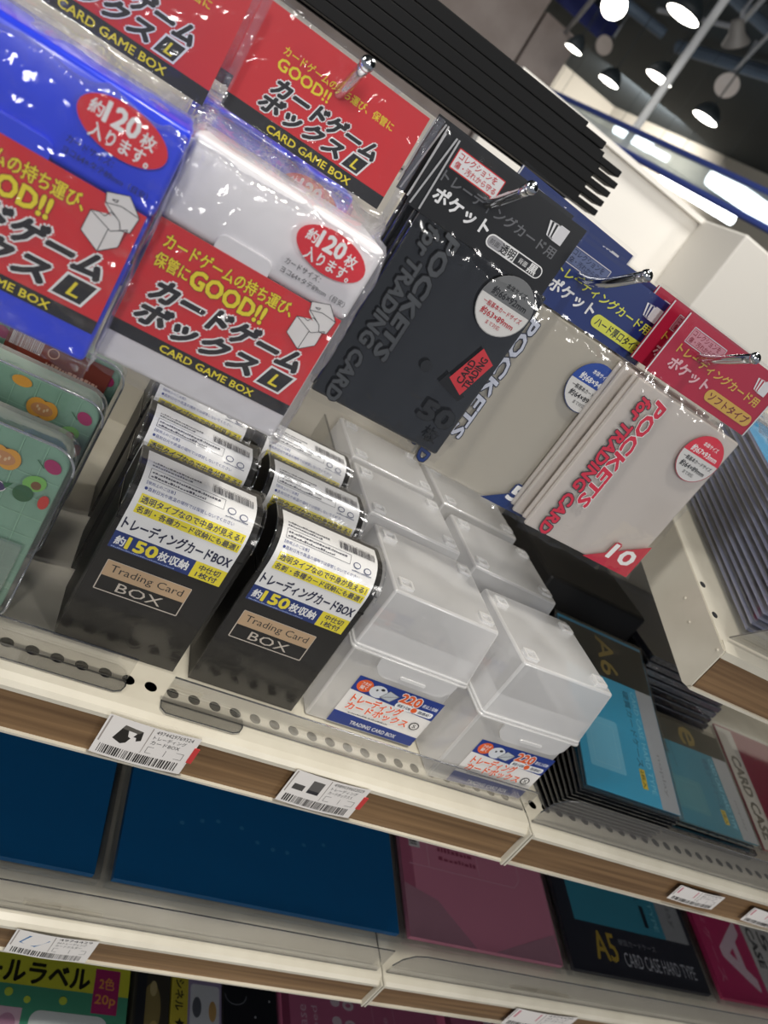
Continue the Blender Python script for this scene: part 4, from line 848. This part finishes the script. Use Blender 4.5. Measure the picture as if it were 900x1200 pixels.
for a, b, r in ((60, 80, 3), (74, 76, 2.5), (46, 44, 2.5), (14, 76, 2.5), (140, 30, 4), (24, 14, 3), (100, 78, 3)): P.ell(a, b, r, r, '#c8dc50')
low_pack('sticker_pack', 'green and yellow sticker label pack at the bottom left corner', 0.0780, 0.150, P, '#4f9c7c', 'sticker pack')
P = Print(); P.rect(0, 0, 30, 115, '#3c3830'); P.ell(15, 80, 8, 20, '#8a7a4c'); P.rect(2, 10, 10, 110, '#26282e'); P.ell(16, 96, 3, 6, '#b8a878'); P.ell(18, 60, 5, 12, '#b09c5c')
low_pack('sticker_pack', 'narrow dark and gold pack right of the green sticker pack', 0.2325, 0.030, P, '#3c3830', 'pack')
P = Print(); P.rect(0, 0, 44, 115, '#c8b840'); P.poly([(3 + 4.5 + 4.5 * (1 if k % 2 == 0 else 0.45) * math.cos(math.radians(90 + 36 * k)), 72 + 5 * (1 if k % 2 == 0 else 0.45) * math.sin(math.radians(90 + 36 * k))) for k in range(10)], '#26241c'); P.text('シネル', 3, 82, 10, 106, '#26241c', 0.04, -90)
P.rect(14, 40, 44, 108, '#9a8cac'); P.poly(rrect(16, 66, 42, 104, 3), '#cfd0d4'); P.ell(22, 86, 4, 8, '#5c5e66'); P.ell(36, 84, 3.5, 8, '#c09a60'); P.text('かわいい', 17, 54, 40, 60, '#4a3c50', 0.02)
low_pack('sticker_pack', 'yellow and lilac sticker pack with a small star', 0.2645, 0.044, P, '#c8b840', 'sticker pack')
P = Print(); P.rect(0, 0, 51, 115, '#191b22'); P.line([(4 + 10 * math.cos(a / 8 * math.pi) + 8, 100 + 8 * math.sin(-a / 8 * math.pi)) for a in range(9)], 0.6, '#8a8c92')
for a, b in ((10, 70), (30, 84), (40, 66), (22, 58), (44, 98)): P.ell(a, b, 0.9, 0.9, '#c8c8cc')
P.poly([(26 + 5 * (1 if k % 2 == 0 else 0.45) * math.cos(math.radians(90 + 36 * k)), 72 + 5 * (1 if k % 2 == 0 else 0.45) * math.sin(math.radians(90 + 36 * k))) for k in range(10)], '#5c6068')
low_pack('sticker_pack', 'black pack with tiny stars left of the pink card case', 0.3100, 0.051, P, '#191b22', 'sticker pack')
def pink_low(seed):
    P = Print(); P.rect(0, 0, 170, 115, '#c0688a'); P.rect(0, 0, 8, 115, '#8e3f5c'); P.text('Card Case', 16, 40, 25, 100, '#dcb4c4', 0, 90); P.text('Soft Typed', 30, 40, 38, 100, '#dcb4c4', 0, 90)
    for k in range(3): P.ell(56, 106 - k * 17, 5, 4.4, '#dfc9d2'); P.ell(70, 104 - k * 17, 6, 4.4, '#dfc9d2'); P.ell(70, 104 - k * 17, 3, 1.8, '#c0688a')
    P.line([(96, 20), (96, 110)], 0.6, '#d895ae'); P.line([(120, 20), (120, 110)], 0.6, '#d895ae'); P.text('Piece', 106, 70, 112, 98, '#d8a0b4', 0, 90); return P
low_pack('card_case', 'pink card case on the lowest shelf left of the dark gap', 0.3660, 0.170, pink_low(1), '#c0688a', 'card case')
low_pack('card_case', 'pink card case on the lowest shelf, right of the dark gap', 0.5480, 0.170, pink_low(2), '#c0688a', 'card case')

# ------------------------------------------------------------------ price tags on the rails
def price_tag(lab, x0, x1, z0, z1, pic, words, y=0.2985, seed=1, red=True):
    w, h = (x1 - x0) * 1000, (z1 - z0) * 1000
    t = thing('price_tag', lab, 'price tag', (x0, y, z0), (0, 0, 0), 'price tags on the rails')
    def cyl(u, v, hh): return (u, -hh - 0.0012 * math.sin(math.pi * min(max(u * 1000 / w, 0), 1)), v)
    P = Print(); P.rect(0, 0, w, h, '#e4e0dc', 2); P.poly(rrect(1, h * 0.32, w * 0.48, h * 0.97, 0.5), '#9c948e')
    if pic == 'box': P.poly([(w * .14, h * .48), (w * .24, h * .40), (w * .42, h * .60), (w * .40, h * .82), (w * .20, h * .86)], '#24221f'); P.poly([(w * .20, h * .86), (w * .40, h * .82), (w * .36, h * .74), (w * .19, h * .76)], '#5a5650')
    elif pic == 'boxes': P.rect(w * .08, h * .45, w * .22, h * .62, '#4a4846'); P.rect(w * .27, h * .45, w * .42, h * .84, '#5e5c5a'); P.rect(w * .27, h * .45, w * .42, h * .55, '#2c2c30')
    elif pic == 'blue': P.poly([(w * .10, h * .5), (w * .30, h * .42), (w * .44, h * .76), (w * .18, h * .84)], '#2f6ea4')
    else: P.poly(rrect(w * .06, h * .5, w * .42, h * .92, .5), '#c47c88')
    P.text(words[0], w * .52, h * .86, w * .93, h * .95, '#3a3a3c'); P.text(words[1], w * .52, h * .72, w * .88, h * .82, '#3a3a3c', 0.01); P.text(words[2], w * .52, h * .59, w * .84, h * .69, '#3a3a3c', 0.01)
    P.frame(w * .52, h * .36, w * .92, h * .52, 0.25, '#3a3a3c'); P.line([(w * .72, h * .36), (w * .72, h * .52)], 0.25, '#3a3a3c'); P.barcode(w * .06, h * .06, w * .92, h * .28, '#1c1a1a', True, seed)
    P.build('printed_paper', cyl, t, 0.015)
    if red:
        m = MB(); m.box((w / 1000 - 0.0008, -0.0005, h * .35 / 1000), (w / 1000 + 0.0022, 0.0, h * .75 / 1000), ink('#c23a3a')); m.build('red_corner', t)
    return t
price_tag('white price tag picturing a black box, on the rail below the left black boxes', 0.0845, 0.1355, -0.3205, -0.2915, 'box', ('4974429769324', 'トレーディング', 'カードBOX'))
price_tag('white price tag picturing two clear boxes, on the rail below the clear boxes', 0.1955, 0.2465, -0.3200, -0.2930, 'boxes', ('4989039602029', 'トレーディング', 'カードボックス S'), seed=5)
price_tag('small white price tag with pink picture, on the rail below the A6 cases', 0.5340, 0.5870, -0.3155, -0.2990, 'pink', ('49742970', 'A6 ハード', 'カードケース'), seed=8, red=False)
price_tag('small white price tag at the far right of the upper rail', 0.6260, 0.6790, -0.3180, -0.3010, 'pink', ('49742971', 'ソフト', 'カードケース'), seed=9, red=False)
price_tag('white price tag picturing a blue folder, on the middle rail at the left', 0.1050, 0.1565, -0.5030, -0.4790, 'blue', ('4974429', 'A4トレーディング', 'カードホルダー'), seed=11, red=False)
price_tag('white price tag on the middle rail below the A5 card case', 0.5120, 0.5830, -0.5030, -0.4790, 'pink', ('4974430', 'A5 ハード', 'カードケース'), seed=12, red=False)

# ------------------------------------------------------------------ cases on the slanted shelf
sx = Vector((1, 0, 0)); sy = Vector((0, math.cos(SL), math.sin(SL))); sz = Vector((0, -math.sin(SL), math.cos(SL)))
S0 = Vector((0.381, 0.297, -0.112))
def on_slope(a, b, c): return S0 + sx * a + sy * b + sz * c
top_case = None
for k in range(13):
    r = random.Random(k)
    lab = 'sky blue fronted case on top of the pile on the slanted shelf' if k == 12 else 'thin clear card case, %s from the top of the pile on the slanted shelf' % ORD[12 - k]
    Pb = Print(); Pb.rect(0, 0, 118, 150, '#58b4e4'); Pb.frame(20, 30, 96, 130, 1.2, '#9fd4f0'); Pb.rect(30, 40, 90, 100, '#3a76b4')
    top_case = card_case('card_case', lab, 0.125, 0.160, 0.0042, on_slope(0.026 + 0.0012 * r.random(), 0.020 + 0.002 * r.random() + 0.0012 * k, 0.0010 + 0.0048 * k), SL, (Pb, (0.004, 0.003), (0.005, 0.005)) if k == 12 else (Print().rect(0, 0, 118, 150, '#a3a5be'), (0.004, 0.003), (0.005, 0.005)), 0, None if k == 12 else 'clear card cases on the slanted shelf', '#a3a5be', shell=None)
t = thing('front_guard', 'clear guard plate at the front of the slanted shelf', 'shelf guard', on_slope(0.009, 0.012, 0.0012), (SL + 0.35, 0, 0), 'clear shelf guards')
m_ = MB(); m_.box((0, 0, 0), (0.60, 0.0011, 0.030), GUARD); m_.build('plate', t); m_ = MB(); m_.tube([(0, 0.0005, 0), (0, 0.0005, 0.030), (0.6, 0.0005, 0.030)], 0.0005, EDGE, 6); m_.build('cut_edge', t)
def fl(u, v):
    p = on_slope(0.024 + 0.12 * v, 0.030 + 0.165 * u, 0.0680)
    return p + sz * abs(noise.noise(p * 60)) * 0.006
m_ = MB(); m_.grid(fl, 36, 36, FILM); o = m_.build('plastic_bag', None, 0, True); tag(o, 'crinkled clear bag lying over the pile on the slanted shelf', 'bag')
